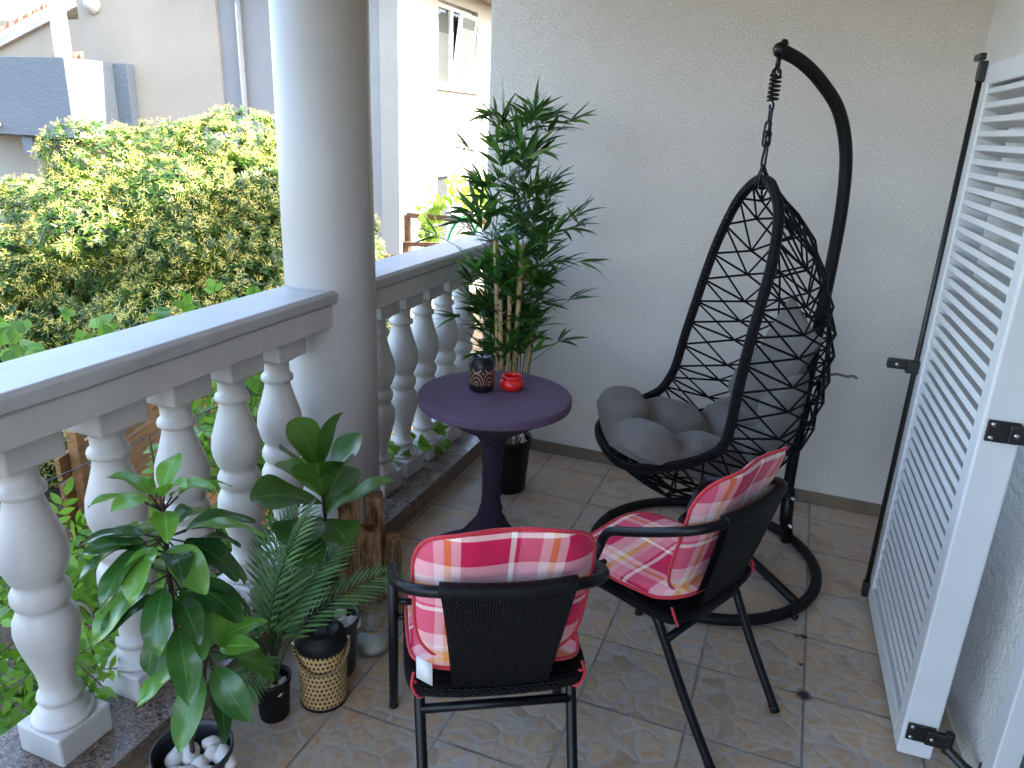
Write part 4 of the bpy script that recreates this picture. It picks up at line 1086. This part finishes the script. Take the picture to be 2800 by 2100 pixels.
vine('climbing_vine', 'grape vine leaves peeping over the outer edge of the handrail', M_vine, clusters([(-2.4, 1.66, .83, .10, .10, .06), (-2.4, 1.95, .80, .10, .09, .05), (-2.4, 1.45, .78, .1, .12, .07), (-2.4, 2.35, .80, .06, .06, .05), (-2.4, 2.75, .80, .05, .05, .05)]), 110, 1.35, 62,
     [[(-2.35, 1.3, -.2), (-2.38, 1.5, .4), (-2.4, 1.7, .85)], [(-2.35, 2.0, -.2), (-2.38, 2.2, .4), (-2.4, 2.4, .85)]])
vine('climbing_vine', 'vine sprig hanging over the granite beside the second baluster', M_vine, clusters([(-1.72, 1.26, .30, .03, .06, .03), (-1.66, 1.19, .27, .03, .03, .03), (-1.62, 1.15, .20, .02, .02, .035), (-1.66, 1.36, .36, .04, .04, .03), (-1.8, 1.25, .15, .05, .08, .05)]), 26, .85, 63, [[(-2.2, 1.3, .0), (-1.9, 1.3, .25), (-1.7, 1.25, .32), (-1.62, 1.16, .22)]], pinn=True)
vine('climbing_vine', 'dark vine sprig growing around the feet of the balusters beyond the column', M_vine, clusters([(-1.60, 2.74, .22, .03, .03, .03), (-1.58, 2.94, .21, .03, .03, .04), (-1.55, 3.12, .20, .03, .03, .03), (-1.62, 3.15, .25, .05, .05, .03)]), 26, .95, 64, [[(-2.2, 2.9, .0), (-1.85, 2.9, .12), (-1.7, 2.94, .18), (-1.55, 3.1, .22)]])

# boards and wire
b = thing('board_fence', 'weathered orange board fence panel seen between the balusters', 'fence', (-3.0, 2.9, -.1), math.atan2(.95, -.30))
m = M()
for i in range(9): m.box((0, rnd.uniform(-.004, .004), .36 - .118 * i), (2.0, .022, .105), mat=Matrix.Rotation(R(rnd.uniform(-.8, .8)), 3, 'Y'))
m.build('boards', M_board, b, False, .003)
m = M()
for x in (-.92, .0, .92): m.box((x, -.035, -.35), (.05, .045, 1.7))
m.build('post', M_board, b, False, .003)
b = thing('wire_fence', 'thin garden wire fence with slim dark posts behind the balusters', 'fence', (-2.32, 2, 0))
m = M()
for z in (-.75, -.45, -.15, .12, .42): m.tube(smooth_path([(rnd.uniform(-.02, .02), y, z + rnd.uniform(-.015, .015)) for y in (-2, -1.2, -.4, .4, 1.2, 2)], 4), .0022, 4)
q = random.Random(4)
for i in range(16):
    y = -1.9 + .25 * i; m.tube([(0, y, -.8), (q.uniform(-.02, .02), y + q.uniform(-.05, .05), .45)], .0016, 4)
m.build('wires', M_wire, b)
for y in (.65, -1.4):
    m = M(); m.tube([(0, y, -1.3), (0, y + .01, .68)], .013, 8); m.build('post', M_wire, b)

# dry creeper stems on the boards
m = M(); q = random.Random(9)
for i in range(26):
    y = q.uniform(2.2, 3.6); z = q.uniform(-.5, .5); p = V((-2.75 - (y - 2.9) * .3, y, z)); pts = [p]
    for k in range(4): p = p + V((q.uniform(-.03, .03), q.uniform(-.16, .16), q.uniform(-.1, .16))); pts.append(p)
    m.tube(smooth_path(pts, 3), q.uniform(.002, .0045), 4)
o = m.build('dry_creeper', M_twig); tag(o, 'bare brown creeper stems crossing the orange boards', 'creeper')

# trellis with grape vine by the neighbour's windows
t = thing('rusty_trellis', 'rusty iron trellis carrying a bright grape vine below the neighbouring windows', 'trellis', (-3.9, 7.3, -1.3))
m = M()
for a, b_, w_ in [((-.08, -.1, 2.02), (1.3, -.1, 2.02), .05), ((-.08, -.1, 0), (-.08, -.1, 2.02), .055), ((.12, -.5, 1.78), (1.3, -.5, 1.86), .045), ((.12, -.5, 0), (.12, -.5, 1.80), .05), ((-.3, -.3, 1.58), (.9, -.3, 1.72), .04), ((.75, -.4, 0), (.75, -.4, 1.84), .04)]:
    m.bar(a, b_, w_, w_)
m.build('frame', M_rust, t, False)
m = M()
for i in range(7): m.tube([(.05 + .18 * i, -.3, .6), (.05 + .18 * i, -.3, 1.75)], .006, 5)
for z in (1.3, 1.5): m.tube([(-.1, -.3, z), (1.3, -.3, z)], .005, 5)
m.build('rods', M_rust, t)
for i, (x0, yy) in enumerate(((.42, -.2), (.62, -.05), (.80, -.3), (.98, -.1))):
    m = M(); m.tube([(x0 + .42 * (1 - math.cos(a)) / 2 , yy, 1.55 + .50 * math.sin(a)) for a in [PI * k / 18 for k in range(19)]], .016, 8)
    o = m.build('garden_hoop', M_green); o.location = (-3.9, 7.3, -1.3); tag(o, 'green arched plastic hose hoop over the rusty trellis', 'hoop', 'green hoops over the trellis')
vine('grape_vine', 'sunlit yellow green grape vine on the rusty trellis', M_grape, clusters([(-3.45, 7.3, .98, .13, .1, .08), (-3.2, 7.3, 1.0, .14, .1, .08), (-3.65, 7.25, .78, .07, .05, .05), (-3.0, 7.2, .9, .12, .1, .10), (-3.7, 7.2, .55, .05, .05, .06)]), 170, 1.5, 65,
     [[(-3.85, 7.2, -.2), (-3.8, 7.2, .5), (-3.72, 7.25, .78), (-3.5, 7.3, .95)], [(-3.6, 7.1, -.2), (-3.5, 7.15, .4), (-3.4, 7.2, .7), (-3.1, 7.2, .85)], [(-3.4, 6.9, .2), (-3.3, 7.0, .6), (-3.05, 7.1, .78)]], 'vine')

# ------------------------------------------------------------------ neighbouring houses
def win(par, y0, y1, z0, z1, tilt):
    X = -5.80; yc = (y0 + y1) / 2; w_ = y1 - y0; h_ = z1 - z0
    m = M(); e = .07
    m.box((X, yc, z0 + e / 2), (.07, w_, e)); m.box((X, yc, z1 - e / 2), (.07, w_, e))
    for y in (y0 + e / 2, y1 - e / 2): m.box((X, y, (z0 + z1) / 2), (.07, e, h_ - 2 * e))
    m.box((X + .004, yc - .02, (z0 + z1) / 2), (.07, .09, h_ - 2 * e))
    wo = m.build('window', M_pvc, par, False, .006)
    m = M(); m.box((X - .015, yc, (z0 + z1) / 2), (.008, w_ - .1, h_ - .1)); m.build('pane', M_pane, wo, False)
    m = M(); nb = int((h_ - .2) / .032)
    ya, yb = y0 + e + .01, yc - .07
    for i in range(nb): m.box((X - .002 , (ya + yb) / 2, z0 + .09 + i * .032), (.004, yb - ya, .026), mat=Matrix.Rotation(R(28), 3, 'Y'))
    m.build('blind', M_blind, wo, False)
    # tilted right sash
    q_ = Matrix.Rotation(R(tilt), 3, 'Y'); yc2 = (yc + .03 + y1 - e) / 2; w2 = y1 - e - yc - .04; bz = z0 + e
    def T(x, y, z): return V((X + .03, yc2, bz)) + q_ @ V((x, y, z))
    m = M(); hh = h_ - 2 * e
    for (c, d_) in (((0, 0, .03), (.05, w2, .06)), ((0, 0, hh - .03), (.05, w2, .06)), ((0, -w2 / 2 + .03, hh / 2), (.05, .06, hh - .12)), ((0, w2 / 2 - .03, hh / 2), (.05, .06, hh - .12))): m.box(T(*c), d_, mat=q_)
    so_ = m.build('sash', M_pvc, wo, False, .005)
    m = M(); m.box(T(0, 0, hh / 2), (.01, w2 - .1, hh - .1), mat=q_); m.build('sash_pane', M_pane, so_, False)
    m = M()
    for i in range(int((hh - .16) / .032)): m.box(T(.008, 0, .08 + i * .032), (.004, w2 - .12, .024), mat=q_)
    m.build('sash_blind', M_blind, so_, False)
hw = thing('neighbour_house', 'tall white house with two blind covered windows on its sunlit side', 'house', (0, 0, 0))
m = M(); Xc = -5.797; dx_ = .30
for (y0, y1, z0, z1) in ((9.977, 11.2, -1.3, 3.62), (12.67, 17, -1.3, 3.62), (11.2, 12.67, -1.3, -.35), (11.2, 12.67, .89, 2.2), (11.2, 12.67, 3.42, 3.62)):
    m.box((Xc, (y0 + y1) / 2, (z0 + z1) / 2), (dx_, y1 - y0, z1 - z0))
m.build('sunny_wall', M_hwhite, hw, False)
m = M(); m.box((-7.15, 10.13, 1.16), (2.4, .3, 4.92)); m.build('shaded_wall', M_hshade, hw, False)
m = M(); m.box((-7.2, 13.4, 3.70), (4.3, 7.4, .16)); m.build('roof', M_hwhite, hw, False)
for z_ in (2.175, -.375):
    m = M(); m.box((-5.63, 11.935, z_), (.09, 1.56, .05)); m.build('window_sill', M_conc, hw, False, .005)
win(hw, 11.2, 12.67, 2.2, 3.42, 7); win(hw, 11.2, 12.67, -.35, .89, 0)
m = M(); m.tube([(-8.28, 9.9, -1.3), (-8.28, 9.9, 3.6)], .045, 12); m.build('downpipe', M_hshade, hw)
m = M(); m.box((-8.525, 10.1, 1.16), (.33, .3, 4.92)); m.build('pilaster', M_hshade, hw, False)

hb = thing('neighbour_house', 'beige house with grey blue balcony, white post and tiled roof edge', 'house', (0, 0, 0))
m = M(); m.box((-10.08, 10.05, 1.6), (2.78, .3, 5.8)); m.build('gable_wall', M_hbeige, hb, False)
m = M(); m.box((-10.8, 10.06, .0), (4.2, .26, 2.3)) if False else None
m = M(); m.box((-14.0, 12.15, 1.0), (5.0, .3, 4.6)); m.build('rear_wall', M_hbeige, hb, False)
m = M(); m.box((-13.0, 10.05, -.05), (3.05, .28, 2.5)); m.build('lower_wall', M_hwhite, hb, False)
bl = M(); bl.box((-12.4, 8.95, 1.79), (3.4, .14, 1.15)); bl.box((-10.77, 9.46, 1.79), (.14, .88, 1.15)); bl.box((-12.4, 9.46, 1.24), (3.25, .88, .12)); bl.build('balcony', M_hblue, hb, False, .01)
m = M(); m.box((-10.555, 9.82, .55), (.27, .15, 3.60)); m.build('pilaster', M_hblue, hb, False)
m = M(); m.box((-11.85, 9.4, 1.05), (.22, .9, .26)); m.build('bracket', M_hblue, hb, False)
m = M(); m.tube([(-12.28, 8.86, 1.36), (-12.28, 8.70, 1.35)], .04, 10); m.build('spout', M_pvc, hb)
m = M(); m.box((-10.79, 8.96, 3.1), (.19, .15, 1.48)); m.build('post', M_pvc, hb, False, .01)
# sloping roof edge behind
m = M(); a = math.atan2(.46, 1.46)
m.box((-15.3, 13.1, 3.17), (5.2, 2.4, .24), mat=Matrix.Rotation(-a, 3, 'Y')); m.build('roof_slab', M_conc, hb, False)
m = M()
for i in range(20):
    x = -17.6 + .26 * i
    m.tube([(x, 11.95, 3.29 + (x + 15.3) * math.tan(a) + .0), (x, 14.2, 3.29 + (x + 15.3) * math.tan(a) + .06)], .12, 10)
m.build('roof_tiles', M_roof, hb)
m = M()
for i in range(9):
    x = -12.95 + .2 * i; m.tube([(x, 10.6, 2.46), (x, 11.6, 2.62)], .10, 8)
m.build('lower_roof_tiles', M_roof, hb)
wl = M(); wl.lathe([(.16, 0), (.16, .03), (.13, .05), (.11, .10), (.06, .13), (0, .14)], seg=24, capt=False); o = wl.build('wall_lamp', M_conc)
o.location = (-11.12, 9.90, 3.24); o.rotation_euler = (R(90), 0, 0); tag(o, 'round wall lamp high on the beige house wall', 'lamp')
